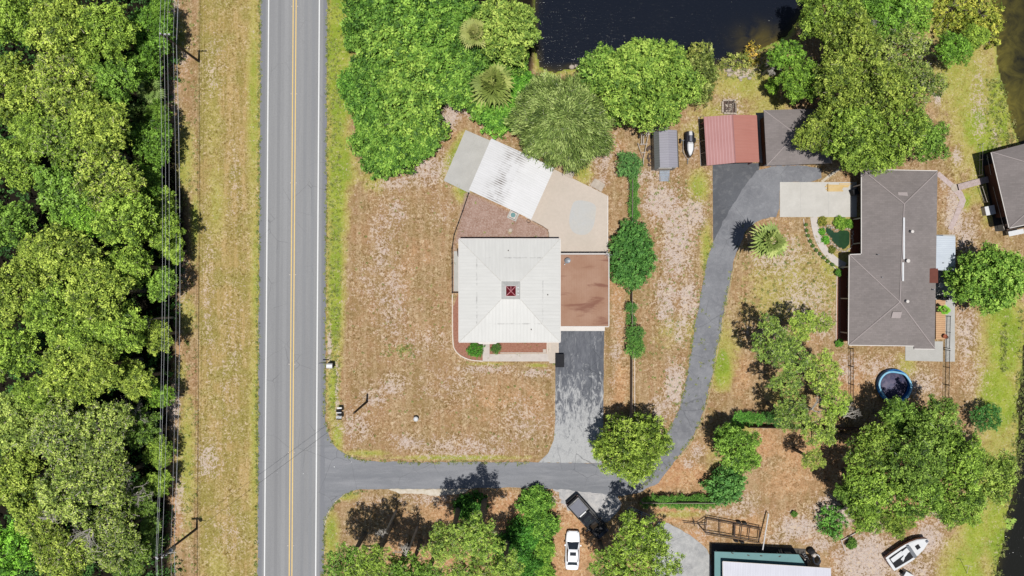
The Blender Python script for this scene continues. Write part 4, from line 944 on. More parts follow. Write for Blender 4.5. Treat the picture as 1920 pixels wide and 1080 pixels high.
bo(1620, 970, 40, 7, 'oak crown left of the old boat stern', (1.05, 1.2, .8))
bo(1680, 975, 36, 7, 'low oak crown directly over the old boat side', (1.1, 1.15, .8))
bo(1588, 925, 30, 6.5, 'small dark oak crown at the left tip of the big group', (.8, 1., .7))
tree('canal_shrub', 'hedge', 1855, 785, 26, 3, 'dark shrub on the green bank above the big oak', 'shrub', None, (1.0, 1.1, 1))
special('bank_tree', 'leafy yellow green tree at the right edge below the dock house', 1874, 521, 66, 7, 'brightleaf', 71, (.85, .98, .75), 3.2, .8, (.45, .8), 400, .25, .16, lobes=7, rough=.2, lobe=1.1)
# ---- hedge corner in the middle right
tree('oak_tree', 'oak', 1385, 845, 44, 7, 'small dark oak above the round hedge shrub', 'tree', None, (.85, 1.1, .75), dead=.2)
tree('oak_tree', 'oak', 1360, 815, 26, 5, 'dim small oak top left of the hedge corner', 'tree', None, (.7, .95, .6), dead=.2)
special('round_shrub', 'round glossy dark shrub at the end of the hedge', 1369, 915, 35, 3.6, 'hedgeleaf', 72, (1.45, 1.3, 1.3), 2.2, .6, (.4, .6), 330, .24, .16, cat='shrub', thick=.5)
HV = 'hedge plants growing over the wooden fences'
for i in range(9):
    x = 1212+i*15.5; tree('hedge_plant', 'hedge', x, 942+random.uniform(-2, 2), random.uniform(9.5, 14), random.uniform(1., 1.7), 'bright green hedge plant on the low fence, number %s from the left' % ('one two three four five six seven eight nine'.split()[i]), 'hedge', HV, (1.7, 1.5, 1.))
for i in range(5):
    x = 1388+i*17; tree('hedge_plant', 'hedge', x, 786+random.uniform(-3, 3), random.uniform(10.5, 15), random.uniform(1.6, 2.3), 'hedge plant above the orange dirt patch, %s from the left' % ('first second third fourth fifth'.split()[i]), 'hedge', HV, (1.6, 1.6, 1.) if i < 3 else (.9, .9, .8))
tree('weed_clump', 'bush', 1490, 965, 6, .6, 'small weed clump on the pale sand right of the white pole', 'shrub', None, (.7, .8, .7))
special('round_shrub', 'bright green shrub left of the blue scraps by the big oak', 1565, 983, 26, 2.4, 'hedgeleaf', 73, (1.6, 1.5, 1.), 1.4, .6, (.4, .6), 300, cat='shrub', sy=1.2, thick=.5)
tree('weed_clump', 'bush', 1598, 1020, 11, .9, 'weedy bush inside the broken white frame', 'shrub', None, (.8, .85, .8))
# ---- bottom centre
BC = 'trees along the bottom edge below the side road'
def bc(px, py, r_, H, lab, col=G1, dead=.6, kind='open', **k): tree('oak_tree', kind, px, py, r_, H, lab, 'tree', BC, col, dead=dead, **k)
bc(650, 1055, 42, 11, 'oak in the bottom corner next to the road edge', G3)
bc(705, 1040, 32, 12, 'oak below the pale forked twig at the bottom', G1)
bc(740, 1085, 40, 12, 'oak cut by the bottom edge left of the bare grey fork', G3)
bc(770, 1065, 30, 10, 'sparse oak near the bare grey fork', (.8, .95, .65), kind='sparse')
bc(690, 1075, 40, 12, 'oak cut by the bottom edge right of the corner oak', G1)
bc(800, 1085, 40, 11, 'oak cut by the bottom edge right of the bare grey fork', G3)
bc(845, 1012, 38, 13, 'airy bright oak with its shadow on the side road', (1.0, .95, .85), .5, 'sparse')
bc(900, 1000, 34, 14, 'tall narrow bright oak right of the airy one', (1.05, 1.05, .85), .4, 'sparse')
bc(885, 1066, 38, 12, 'wide bright oak on the bottom edge', (1.05, 1., .85), .4, 'sparse')
bc(950, 1070, 30, 12, 'bright oak on the bottom edge left of the dark vines', (1.05, 1.05, .85), .4, 'sparse')
deadtree('dead_tree', 758, 1050, 24, 13, 'bare grey forked branches among the bottom trees', 31, 1.2)
deadtree('dead_tree', 713, 1015, 14, 13, 'pale forked twig above the bottom oaks', 32, 1.2)
for x, y, r_, H, lab, c in ((1005, 945, 34, 2.2, 'bright vine covered bush just below the side road', (1.05, 1.12, .9)), (1018, 985, 32, 2.2, 'bright bush in the middle of the vine strip', (1., 1.1, .85)), (985, 1010, 34, 2, 'shaded dark vine bush left of the strip', (.45, .75, .5)), (1022, 1035, 20, 1.8, 'narrow bright bush on the orange litter', (1.2, 1.2, .9)), (1020, 1075, 20, 1.8, 'narrow bright bush at the bottom edge left of the white car', (1.2, 1.2, .9)), (955, 1045, 40, 2, 'dark green vine mound at the bottom', (.42, .7, .48)), (878, 955, 32, 1.4, 'low bush tinted dark for shade under the airy bright oak', (.38, .6, .42)), (990, 1070, 30, 1.8, 'dark vine bush on the bottom edge', (.4, .65, .45))):
    tree('vine_bush', 'bush', x, y, r_, H, lab, 'shrub', 'vine covered bushes left of the white car', c)  # low bush under the airy oak has tree shade put into its tint
bc(1200, 1006, 52, 10, 'full oak in front of the parked pickup', (1.1, 1.2, .75), .5)
bc(1225, 1050, 50, 10, 'oak overhanging the pale cement drive', (1.1, 1.15, .8), .7)
bc(1140, 1062, 40, 9, 'darker oak right of the white car', (.8, .95, .65), .8)
bc(1180, 1080, 50, 10, 'oak cut by the bottom edge below the pickup', (1.1, 1.2, .8), .7)
# ================================================================== BUILDINGS
def walls(parent, name, corners, h, t=.18, mat='wall_cream', inset=.5):
    """four-sided shell of walls standing inside the eaves"""
    cs = [Vector((c[0], c[1], 0)) for c in corners]; ce = sum(cs, Vector())/len(cs)
    m = MB(); pts = []
    for i in range(len(cs)):
        a, b, c = cs[i-1], cs[i], cs[(i+1) % len(cs)]; d1 = (b-a).normalized(); d2 = (c-b).normalized()
        n1, n2 = Vector((-d1.y, d1.x, 0)), Vector((-d2.y, d2.x, 0))
        if (ce-b).dot(n1) < 0 and len(cs) == 4: n1 = -n1
        if (ce-b).dot(n2) < 0 and len(cs) == 4: n2 = -n2
        pts.append(b+(n1+n2)*inset)
    m.prism(pts, -.1, h); return m.build(name, M[mat], parent)
def opening(parent, name, x, y, z, w_, h, rot, glass='glass_dark', frame='white'):
    m = MB(); m.box(x, y, z, w_+.14, .10, h+.14, rot); o = m.build(name, M[frame], parent)
    m = MB(); m.box(x, y, z, w_, .13, h, rot); m.build('pane' if glass == 'glass_dark' else 'panel', M[glass], o); return o
def lines3(parent, name, segs, r, mat, seg=5):
    m = MB()
    for s in segs: m.tube(s, r, seg)
    return m.build(name, mat, parent)

# --- white square house with cupola
c0 = P(956, 545, 0)
hs = thing('white_house', 'square house under a cream white metal hip roof with a red cupola', 'house', (c0.x, c0.y, 0))
he, hb, ht = 2.8, 3.07, 3.45
ring = lambda x0, y0, x1, y1, h: [P(x0, y0, h), P(x1, y0, h), P(x1, y1, h), P(x0, y1, h)]
E = ring(861, 448.5, 1050, 641, he); B_ = ring(895, 483, 1018, 609, hb); T = ring(939, 526.5, 976.5, 562, ht)
m = MB(); F = []
for i in range(4):
    j = (i+1) % 4; F += [(j, i, 4+i, 4+j), (4+j, 4+i, 8+i, 8+j)]
F.append((11, 10, 9, 8)); m.slab(E+B_+T, [f for f in F], .1); rf = m.build('roof', M['roof_white'], hs)
lines3(rf, 'ridge_cap', [[E[i]+Vector((0, 0, .015)), B_[i]+Vector((0, 0, .02)), T[i]+Vector((0, 0, .02))] for i in range(4)], .025, M['concrete'], 4)
m = MB()
for a, b in ((E[0], E[1]), (E[1], E[2]), (E[2], E[3]), (E[3], E[0])):
    d = (b-a).normalized(); n = Vector((d.y, -d.x, 0)); n = n if n.dot(a-c0) > 0 else -n
    mid = (a+b)/2+n*.05; m.box(mid.x, mid.y, he-.07, (b-a).length+.08 if abs(d.x) > .5 else .09, .09 if abs(d.x) > .5 else (b-a).length-.02, .15)
m.build('fascia', M['fascia'], rf)
W4 = [(-6.05, 5.6), (5.55, 5.6), (5.55, -6.2), (-6.05, -6.2)]
walls(hs, 'wall', W4, he-.05, inset=0.)
opening(hs, 'window', -3.8, -6.21, 1.5, 1.6, 1.2, 0); opening(hs, 'window', 3.0, -6.21, 1.5, 1.8, 1.2, 0); opening(hs, 'door', -2.2, -6.21, 1.05, 1.0, 2.1, 0, 'wall_brown')
opening(hs, 'window', -6.06, 2.5, 1.5, 1.5, 1.1, R(90)); opening(hs, 'window', -6.06, -2.8, 1.5, 1.5, 1.1, R(90)); opening(hs, 'window', 0, 5.61, 1.5, 1.8, 1.1, 0)
for px, py in ((953, 470), (1027, 553), (996, 618)):
    c = P(px, py, 3.1); m = MB(); m.lathe(c.x, c.y, [(.06, 2.7), (.06, 3.45), (.035, 3.45)], 8); m.build('vent_pipe', M['iron'], hs)
# cupola
m = MB(); A = [P(x, y, ht+.02) for x, y in ((940, 527.5), (975.5, 527.5), (975.5, 561), (940, 561))]; Bq = [P(x, y, ht+.5) for x, y in ((948, 535.5), (968, 535.5), (968, 556), (948, 556))]
m.slab(A+Bq, [(1, 0, 4, 5), (2, 1, 5, 6), (3, 2, 6, 7), (0, 3, 7, 4), (7, 6, 5, 4)], .05); cu = m.build('cupola', M['roof_white'], hs)
m = MB(); q = [P(x, y, ht+.5) for x, y in ((948.8, 536.3), (967.2, 536.3), (967.2, 555.2), (948.8, 555.2))]; ap = P(958, 545.8, ht+.95)
q = [v+Vector((0, 0, .05)) for v in q]; m.slab(q+[ap], [(1, 0, 4), (2, 1, 4), (3, 2, 4), (0, 3, 4)], .06); m.build('cupola_glass', M['red_glass'], cu)
lines3(cu, 'glazing_bar', [[v+Vector((0, 0, .03)), ap+Vector((0, 0, .04))] for v in q]+[[(q[i]+q[(i+1) % 4])/2+Vector((0, 0, .03)), ap+Vector((0, 0, .03))] for i in (0,)], .05, M['pink'], 5)
m = MB()
for y in (538.5, 545.5, 552): c = P(971.7, y, ht+.3); m.lathe(c.x, c.y, [(.10, ht+.1), (.12, ht+.36), (.05, ht+.44)], 8)
m.build('cupola_vent', M['white'], cu)
# porch canopy over the door
m = MB(); a = [P(x, y, 2.6) for x, y in ((893, 641), (899, 645), (929, 645), (935, 641))]; b = [v+Vector((0, .9, .12)) for v in a]
m.slab([a[0], a[1], a[2], a[3], b[3]-Vector((0, .3, 0)), b[0]-Vector((0, .3, 0))], [(0, 1, 2, 3, 4, 5)], .14); m.build('porch_canopy', M['fascia'], hs)
# attached garage with brown rolled roof
m = MB(); g = [P(x, y, 2.55) for x, y in ((1051.2, 477.5), (1140.5, 477.5), (1140.5, 611.5), (1051.2, 611.5))]; g[1].z -= .08; g[2].z -= .08
m.slab(g, [(3, 2, 1, 0)], .08); gr_ = m.build('garage_roof', M['roof_brown'], hs)
x0, x1, y1_, y0_ = g[0].x, g[1].x, g[0].y, g[3].y
m = MB(); m.box((x0+x1)/2, y1_+.09, 2.54, x1-x0+.2, .14, .2); m.box(x1+.07, (y0_+y1_)/2, 2.5, .11, y1_-y0_-.02, .2); m.box((x0+x1)/2, y0_-.06, 2.53, x1-x0+.2, .1, .2); m.build('garage_fascia', M['fascia'], gr_)
m = MB(); m.box((x0+x1)/2+.1, (y0_+y1_)/2, 1.2, x1-x0-.7, y1_-y0_-.5, 2.4); m.build('garage_wall', M['wall_cream'], hs)
opening(hs, 'garage_door', (x0+x1)/2, y0_+.22, 1.1, 4.6, 2.1, 0, 'white')
sheet('garage_threshold', pix([(1051, 610), (1134, 610), (1134, 620.5), (1051, 620.5)]), .05, M['fascia'])
# dish on the garage roof
c = P(1063, 488, 2.9); t = thing('satellite_dish', 'grey satellite dish on the brown garage roof', 'satellite dish', (c.x, c.y, 2.55))
m = MB(); prof = [(.02, .0), (.2, .03), (.34, .10), (.42, .18), (.40, .19), (.32, .12), (.18, .05), (.02, .02)]; m.lathe(0, 0, prof, 20, 1., .85)
m.xf(Matrix.Translation((0, 0, .35)) @ Matrix.Rotation(R(28), 4, Vector((.6, .8, 0)))); m.build('reflector', M['metal_grey'], t, True, True)
m = MB(); m.tube([(0, 0, 0), (0, 0, .36)], .03, 6); m.tube([(0, 0, .3), (-.28, -.5, .42)], .02, 5); m.box(-.28, -.5, .44, .1, .14, .08); m.build('arm', M['metal_grey'], t, local=True)
c = P(1140, 478, 3); t = thing('roof_antenna', 'small grey aerial with splayed rods at the garage roof corner', 'antenna', (c.x, c.y, 2.5))
m = MB(); m.tube([(0, 0, 0), (0, 0, .6)], .025, 6)
for k in range(7): a = k*.9; m.tube([(0, 0, .5), (math.cos(a)*.45, math.sin(a)*.45, .62)], .022, 4)
m.build('rods', M['metal_grey'], t, local=True)

# --- white roofed outbuilding, rotated
Q = [P(x, y, 2.7) for x, y in ((921, 259.5), (1039.5, 315), (996, 411.5), (879, 356.5))]
t = thing('white_roofed_workshop', 'outbuilding with bright white ribbed metal roof stained in the middle', 'outbuilding', ((Q[0].x+Q[2].x)/2, (Q[0].y+Q[2].y)/2, 0))
r1 = Q[0].lerp(Q[1], .54)+Vector((0, 0, .28)); r2 = Q[3].lerp(Q[2], .54)+Vector((0, 0, .28))
m = MB(); m.slab([Q[0], r1, r2, Q[3], Q[1], Q[2]], [(0, 3, 2, 1), (1, 2, 5, 4)], .08); m.build('roof', M['roof_bright'], t)
m = MB(); ce = (Q[0]+Q[2])/2; m.prism([(v.lerp(ce, .09).x, v.lerp(ce, .09).y) for v in Q], -.1, 2.62); m.build('wall', M['wall_cream'], t)
d_ = (Q[2]-Q[3]).normalized(); rz_ = math.atan2(d_.y, d_.x); w0 = Q[3].lerp(ce, .09); w1 = Q[2].lerp(ce, .09)
c = w0.lerp(w1, .3); opening(t, 'window', c.x, c.y, 1.5, 1.2, .9, rz_); c = w0.lerp(w1, .75); opening(t, 'door', c.x, c.y, 1.05, .9, 2.05, rz_, 'wall_brown')
sheet('concrete_slab', pix([(873, 244), (920, 264), (880, 362), (832, 339)]), .09, M['concrete_grey'])
sheet('patio', pix([(1040, 318), (1139.5, 367), (1139.5, 476), (1048, 476), (1048, 452), (1028.5, 452), (1028, 430), (985, 408), (1000, 360)]), .08, M['patio'])
sheet('filled_pool', smoothpoly(pix([(1078, 373), (1118, 381), (1117, 402), (1112, 430), (1096, 443), (1072, 436), (1066, 416), (1070, 392)]), 2), .084, M['pool_patch'])
edgeline('patio_edge', [(998, 414), (1029, 430), (1029, 449)], .07, .10, M['brown_dark']); edgeline('patio_edge', [(1139.5, 368), (1139.2, 474)], .1, .12, M['fascia'])
# side yard slab, kerbed beds, front walk
sheet('side_slab', pix([(851, 471), (868, 471), (868, 546), (851, 546)]), .05, M['concrete_grey'])
sheet('mulch_bed', smoothpoly(pix([(849, 552), (890, 552), (935, 640), (935, 674), (905, 677), (880, 674), (860, 663), (850, 650)]), 1), .03, M['mulch'])
sheet('mulch_bed', pix([(934, 630), (1025, 630), (1025, 662), (934, 663)]), .035, M['mulch'])
m = MB(); kp = smoothline(pix([(848.5, 551), (848.5, 600), (849, 645), (853, 657), (864, 668), (882, 675.5), (905, 677)]), 3); m.prism([(p.x, p.y) for p in ribbon(kp, .14)], -.1, .13); struct(m.build('garden_kerb', M['kerb_white']))
sheet('front_walk', pix([(905, 636), (918, 636), (918, 677.5), (905, 677.5)]), .07, M['walk'])
sheet('front_walk', pix([(918.2, 664), (1030, 663), (1030, 677.5), (918.2, 677.5)]), .07, M['walk'])
sheet('front_walk', pix([(1026, 633), (1047, 633), (1046, 662.8), (1042, 681), (1030.2, 681), (1026, 662.8)]), .072, M['patio'])
m = MB()
for a, b in (((938, 661.6), (1025, 661.6)), ((1025.6, 636), (1025.6, 663)), ((1031, 636), (1031, 660)), ((1046.5, 636), (1046.5, 661))): p, q = P(*a), P(*b); m.prism([(v.x, v.y) for v in ribbon([p, q], .11)], -.05, .14)
struct(m.build('garden_kerb', M['kerb_white']))
c = P(1021, 657.5); m = MB(); m.box(c.x, c.y, .06, .42, .42, .12, 0, .94); tag(m.build('stepping_stone', M['patio'], bevel=.02), 'square tan stepping stone in the corner of the red mulch', 'paver')
for (x, y, w_, h_, rz, lab) in ((1068, 326, 1.1, .9, -25, 'pale square slab beside the beige patio below the drooping tree'), (1121, 347, 1.6, 1.1, -30, 'worn stone slab off the upper right edge of the patio'), (1007, 447, .3, .45, 0, 'small white slab against the back of the white house')):
    c = P(x, y); m = MB(); m.box(c.x, c.y, .06, w_, h_, .13, R(rz), .97); tag(m.build('stone_slab', M['stone'], bevel=.02), lab, 'slab')
# AC unit, pot ring and stones in the gravel yard
c = P(962, 404.5); t = thing('air_conditioner', 'square outdoor air conditioner on a pad beside the white roofed workshop', 'air conditioner', (c.x, c.y, 0), 0)
m = MB(); m.box(0, 0, .05, 1.25, 1.05, .1, R(-25)); m.build('pad', M['concrete_grey'], t, local=True)
m = MB(); m.box(0, 0, .45, .85, .8, .7, R(-25)); m.build('casing', M['bone'], t, local=True, bevel=.03)
m = MB(); m.lathe(0, 0, [(.02, .815), (.26, .812), (.30, .803), (.30, .801)], 20); m.build('fan_grille', M['teal'], t, local=True)
c = P(957, 432); m = MB(); m.lathe(c.x, c.y, [(.14, 0), (.27, .0), (.25, .09), (.14, .09)], 14); tag(m.build('stone_ring', M['stone'], smooth=True), 'small pale ring shaped stone in the gravel yard', 'stone ring')
c = P(991, 414); t = thing('hose_reel', 'small dark round hose coil beside the workshop corner', 'hose reel', (c.x, c.y, 0))
for k in range(2): m = MB(); pts = [(math.cos(a*.7)*(.17+.01*a), math.sin(a*.7)*(.17+.01*a), .05+.08*k) for a in range(10)]; m.tube(pts, .03, 5); m.build('hose', M['iron'], t, local=True)
# black bin beside the drive
c = P(1049, 675); t = thing('black_bin', 'flat black storage bin where the front walk meets the dark driveway', 'bin', (c.x, c.y, 0))
m = MB(); m.box(0, 0, .35, 1.0, 1.55, .7, 0, 1.03); m.build('body', M['black'], t, local=True, bevel=.03); m = MB(); m.box(0, 0, .735, 1.08, 1.64, .06); m.build('lid', M['black'], t, local=True, bevel=.02)
c = P(858, 474); m = MB(); m.tube([(c.x, c.y+.5, 0), (c.x+.02, c.y+.4, .9), (c.x+.1, c.y-.4, .9), (c.x+.1, c.y-.5, 0)], .04, 6); tag(m.build('gate_rail', M['iron']), 'short dark rail at the upper left corner of the white house', 'rail')

# --- fences
def fence(name, label, pts, h, step, mat, rails=(.4, .95), r=.035, pick=0., group=None, wire=None, board=None):
    pts = pix(pts); t = thing(name, label, 'fence', (pts[0].x, pts[0].y, 0), 0, group)
    m = MB()
    for a, b in zip(pts[:-1], pts[1:]):
        L = (b-a).length; n = max(1, round(L/step)); d = (b-a).normalized(); rot = math.atan2(d.y, d.x)
        for k in range(n+1):
            if k == n and b is not pts[-1]: continue
            p = a+d*L*k/n; pm = MB(); pm.box(p.x, p.y, h/2, r*2.6, r*2.6, h+.06, rot); pm.build('post', mat, t)
        if board: mid = (a+b)/2; m.box(mid.x, mid.y, h/2, L-.05, board, h-.1, rot); continue
        for z in rails: mid = (a+b)/2; m.box(mid.x, mid.y, h*z, L, r*1.3, r*2, rot)
        if pick:
            for k in range(int(L/pick)): p = a+d*(k+.5)*pick; m.box(p.x, p.y, h*.52, .028, .028, h*.86, rot)
    m.build('panel' if board else 'rails', mat, t); return t
fence('low_fence', 'low black fence curving round the left side of the white house', [(879, 363), (868, 396), (852, 440), (848, 466), (848.5, 548.5), (860, 548.5)], .6, 1.6, M['black'], r=.05, pick=.2)
FW = simple('fence_wire_grey', alb(120, 116, 100), None, 3, .8)
fence('boundary_fence', 'long thin wooden fence between the two driveways', [(1182.5, 322), (1181.5, 420), (1181.5, 560), (1181.5, 700), (1181, 788)], 1.7, 2.4, M['wood_grey'], rails=(.5, .8, .95), r=.03, board=.05)
edgeline('fence_kerb', [(1189.5, 590), (1190, 690), (1190, 775)], .1, .06, M['kerb_white'])
fence('picket_fence', 'thin black picket fence below the lower left corner of the long house', [(1590.5, 652), (1591, 752)], 1.3, 2.2, M['black'], pick=.16, r=.03)
fence('picket_fence', 'black picket fence running down from the back deck', [(1769, 655), (1767, 752)], 1.3, 2.2, M['black'], pick=.16, r=.03)
fence('deck_railing', 'black picket railing along the tan timber deck', [(1771, 592), (1769.5, 652)], 1.2, 2.2, M['black'], pick=.16, r=.03)
fence('board_fence', 'wooden fence under the green hedge at the middle of the lower yard', [(1200, 936), (1352, 936)], 1.7, 2.4, M['wood_grey'], board=.06)
fence('board_fence', 'wooden fence behind the orange dirt patch', [(1396, 797), (1530, 800), (1620, 801)], 1.6, 2.4, M['iron'], board=.06)
fence('thin_fence', 'thin pale rail along the canal bank above the footbridge', [(1834, 272), (1833, 330)], .9, 1.8, M['bone'], r=.025)
fence('thin_fence', 'thin pale rail along the canal bank below the footbridge', [(1833, 352), (1842, 380)], .9, 1.8, M['bone'], r=.025)

# --- grey shed, trailer frames, jet ski
Q = lambda l, h: [P(x, y, h) for x, y in l]
t = thing('grey_shed', 'grey gambrel roofed garden shed between trailer frame and jet ski', 'shed', tuple(P(1248, 281)))
m = MB(); e = Q([(1225.5, 247), (1227.5, 318)], 2.1)+Q([(1235.5, 244.5), (1237.5, 314)], 2.75)+Q([(1252.5, 243), (1254.5, 314)], 3.05)+Q([(1269, 244), (1271, 313)], 2.75)+Q([(1270.3, 246), (1273.3, 315)], 2.1)
m.slab(e[0:4], [(0, 1, 3, 2)], .06); m.build('roof_lower_slope', M['roof_shed2'], t)
m = MB(); m.slab([v+Vector((0, 0, .01)) for v in e[2:8]], [(0, 1, 3, 2), (2, 3, 5, 4)], .06); m.build('roof', M['roof_shed'], t)
m = MB(); m.slab(e[6:10], [(0, 1, 3, 2)], .06); m.build('roof_lower_slope', M['roof_shed2'], t)
m = MB(); wx0, wx1, wy0, wy1 = e[0].x+.12, e[8].x-.12, e[1].y+.25, e[0].y-.2; m.box((wx0+wx1)/2, (wy0+wy1)/2, 1.0, wx1-wx0, wy1-wy0, 2.1); m.build('wall', M['metal_grey'], t)
opening(t, 'door', (wx0+wx1)/2, wy0, 1.0, 1.5, 1.8, 0, 'wall_cream')
t = thing('ramp', 'pale blue grey board ramp in front of the grey shed', 'ramp', tuple(P(1246, 329)))
m = MB(); a = P(1236, 320), P(1255, 320), P(1255, 340), P(1236, 340)
for k in range(7): y = a[0].y-k*.195; m.box((a[0].x+a[1].x)/2, y-.08, .22-k*.028, 1.25, .17, .04)
m.build('boards', M['wood_blue'], t); m = MB(); [m.box(x, (a[0].y+a[3].y)/2, .09, .08, 1.3, .1) for x in (a[0].x+.1, a[1].x-.1)]; m.build('runners', M['wood_grey'], t)
def frame_thing(name, label, cat, segs, r, mat, h, pos, wheels=(), extra=None):
    c = P(*pos); t = thing(name, label, cat, (c.x, c.y, 0)); m = MB()
    for s in segs:
        p = [P(q[0], q[1], q[2] if len(q) > 2 else h) for q in s]; m.tube(p, r, 5)
    m.build('frame', mat, t)
    for x, y, rot in wheels:
        w_ = MB(); w_.lathe(0, 0, [(.12, -.09), (.27, -.1), (.31, -.05), (.31, .05), (.27, .1), (.12, .09)], 16)
        w_.xf(Matrix.Translation(P(x, y, .31)) @ Matrix.Rotation(R(rot), 4, 'Z') @ Matrix.Rotation(R(90), 4, 'X')); w_.build('wheel', M['tyre'], t)
    return t
frame_thing('boat_trailer', 'empty cream boat trailer frame left of the grey shed', 'trailer', [[(1196, 268), (1206.5, 299), (1217, 246)], [(1203, 249), (1203, 272)], [(1207, 252), (1206, 271)], [(1202, 252), (1219, 252)], [(1199, 270.5), (1215, 270)], [(1202, 246), (1210, 246)], [(1212, 240), (1212, 256)], [(1203, 286), (1211, 286)], [(1213.5, 236), (1215, 250)], [(1218, 240), (1218, 250)], [(1206.5, 299), (1206.5, 308)]], .05, M['bone'], .5, (1207, 272), ((1198, 255, 90), (1221, 255, 90)))
t = thing('timber_stack', 'pile of pale planks and pipes behind the grey shed', 'timber pile', tuple(P(1235, 240))); m = MB()
for k in range(7): p = P(1222+k*1.2, 246-k*1.1, .15+.06*(k % 3)); m.tube([p, p+Vector((1.7, .35-.05*k, .05))], .05, 5)
m.lathe(P(1223, 245.5).x, P(1223, 245.5).y, [(.02, .45), (.14, .4), (.16, .3), (.1, 0)], 10); m.build('planks', M['bone'], t)
t = thing('scrap_pile', 'dark clutter in the strip left of the grey shed', 'scrap pile', tuple(P(1217, 285))); m = MB(); r = random.Random(4)
for k in range(26): p = P(1214+r.random()*8, 272+r.random()*40, .12); m.box(p.x, p.y, .12, r.uniform(.1, .4), r.uniform(.1, .3), r.uniform(.1, .3), r.random()*3)
m.build('scraps', M['iron'], t)
t = thing('jet_ski', 'black and white jet ski parked between shed and red barn', 'jet ski', tuple(P(1290, 272)))
cx = P(1290.5, 272).x; cy = P(1290, 272).y
def sec(y, wd, z0, z1, k=.7): return [(cx-wd*k, y, z0), (cx-wd, y, (z0+z1)/2), (cx-wd*.72, y, z1), (cx+wd*.72, y, z1), (cx+wd, y, (z0+z1)/2), (cx+wd*k, y, z0)]
m = MB(); m.loft([sec(cy+a, b, .45, z) for a, b, z in ((1.55, .48, .85), (1.3, .6, .95), (.2, .62, 1.0), (-.7, .56, 1.05), (-1.3, .36, 1.0), (-1.7, .08, .9))]); m.build('hull', M['carblack'], t, bevel=.04)
m = MB(); m.loft([sec(cy+a, b, .9, z, .9) for a, b, z in ((.2, .3, 1.1), (-.1, .4, 1.25), (-.8, .38, 1.22), (-1.3, .2, 1.1), (-1.5, .06, 1.0))]); m.build('hood', M['white'], t, bevel=.04)
m = MB(); m.loft([sec(cy+a, b, .95, z, .9) for a, b, z in ((1.45, .22, 1.2), (1.0, .24, 1.3), (.95, .2, 1.32))]); m.build('seat_end', M['white'], t, bevel=.03)
m = MB(); m.loft([sec(cy+a, b, .95, z, .9) for a, b, z in ((.95, .2, 1.32), (.3, .2, 1.35), (.1, .12, 1.3))]); m.build('seat', M['blue'] if 0 else M['tonneau'], t, bevel=.03)
m = MB(); m.tube([(cx-.42, cy+.2, 1.45), (cx, cy+.1, 1.42), (cx+.42, cy+.2, 1.45)], .03, 6); m.build('handlebar', M['black'], t)
t = frame_thing('jet_ski_trailer', 'small trailer with two wheels carrying the jet ski', 'trailer', [[(1281, 262), (1281, 285), (1290, 300), (1299, 285), (1299, 262)], [(1277, 263), (1303, 263)], [(1290, 297), (1289.5, 308)]], .04, M['metal_grey'], .38, (1290, 283), ((1275.5, 264, 90), (1302.5, 263, 90)))
# --- red barn
t = thing('red_barn', 'open sided metal carport with two tone red roof', 'barn', tuple(P(1370, 262)))
e = Q([(1319.5, 219), (1325, 310.5)], 2.6)+Q([(1373.5, 215), (1379, 305)], 3.5)+Q([(1419, 216), (1423.5, 304)], 2.75)
m = MB(); m.slab(e[0:4], [(0, 1, 3, 2)], .07); m.build('ribbed_roof_slope', M['roof_redribs'], t)
m = MB(); m.slab([v+Vector((0, 0, .012)) for v in e[2:6]], [(0, 1, 3, 2)], .07); m.build('smooth_roof_slope', M['roof_red'], t)
lines3(t, 'ridge_cap', [[e[2]+Vector((0, 0, .03)), e[3]+Vector((0, 0, .03))]], .06, M['roof_redribs'])
m = MB(); xl0, xl1 = P(1310, 220), P(1314, 311); m.tube([xl0+Vector((0, 0, .06)), xl1+Vector((0, 0, .06))], .07, 5); m.build('sill_rail', M['bone'], t)
for k in range(5):
    a = xl0.lerp(xl1, k/4); b = e[0].lerp(e[1], k/4); m = MB(); m.tube([a, a+Vector((.25, -.1, 1.2)), Vector((b.x+.15, b.y-.2 if k == 0 else b.y+.2, 2.5))], .04, 5); m.build('post', M['bone'], t)
m = MB(); xr = e[4].x-.25; m.box(xr, (e[4].y+e[5].y)/2, 1.3, .08, abs(e[4].y-e[5].y)-.3, 2.6, R(3)); m.build('side_wall', M['roof_redribs'], t)
m = MB(); m.box((e[0].x+e[4].x)/2+.2, e[0].y-.35, 1.25, 6.2, .08, 2.5, R(-1)); m.build('back_wall', M['roof_redribs'], t)
m = MB(); m.box((e[1].x+e[5].x)/2+.4, e[1].y+.55, 2.35, 5.9, .06, .3, R(3)); m.build('front_header', M['brown_dark'], t)
# clutter kept in and beside the barn
t = thing('tractor_mower', 'dark ride-on mower half under the carport edge', 'mower', tuple(P(1340, 290)));
c = P(1345, 285); m = MB(); m.box(c.x, c.y, .55, .8, 1.7, .5, 0, .85); m.box(c.x, c.y+.5, .8, .5, .5, .4); m.build('body', M['iron'], t)
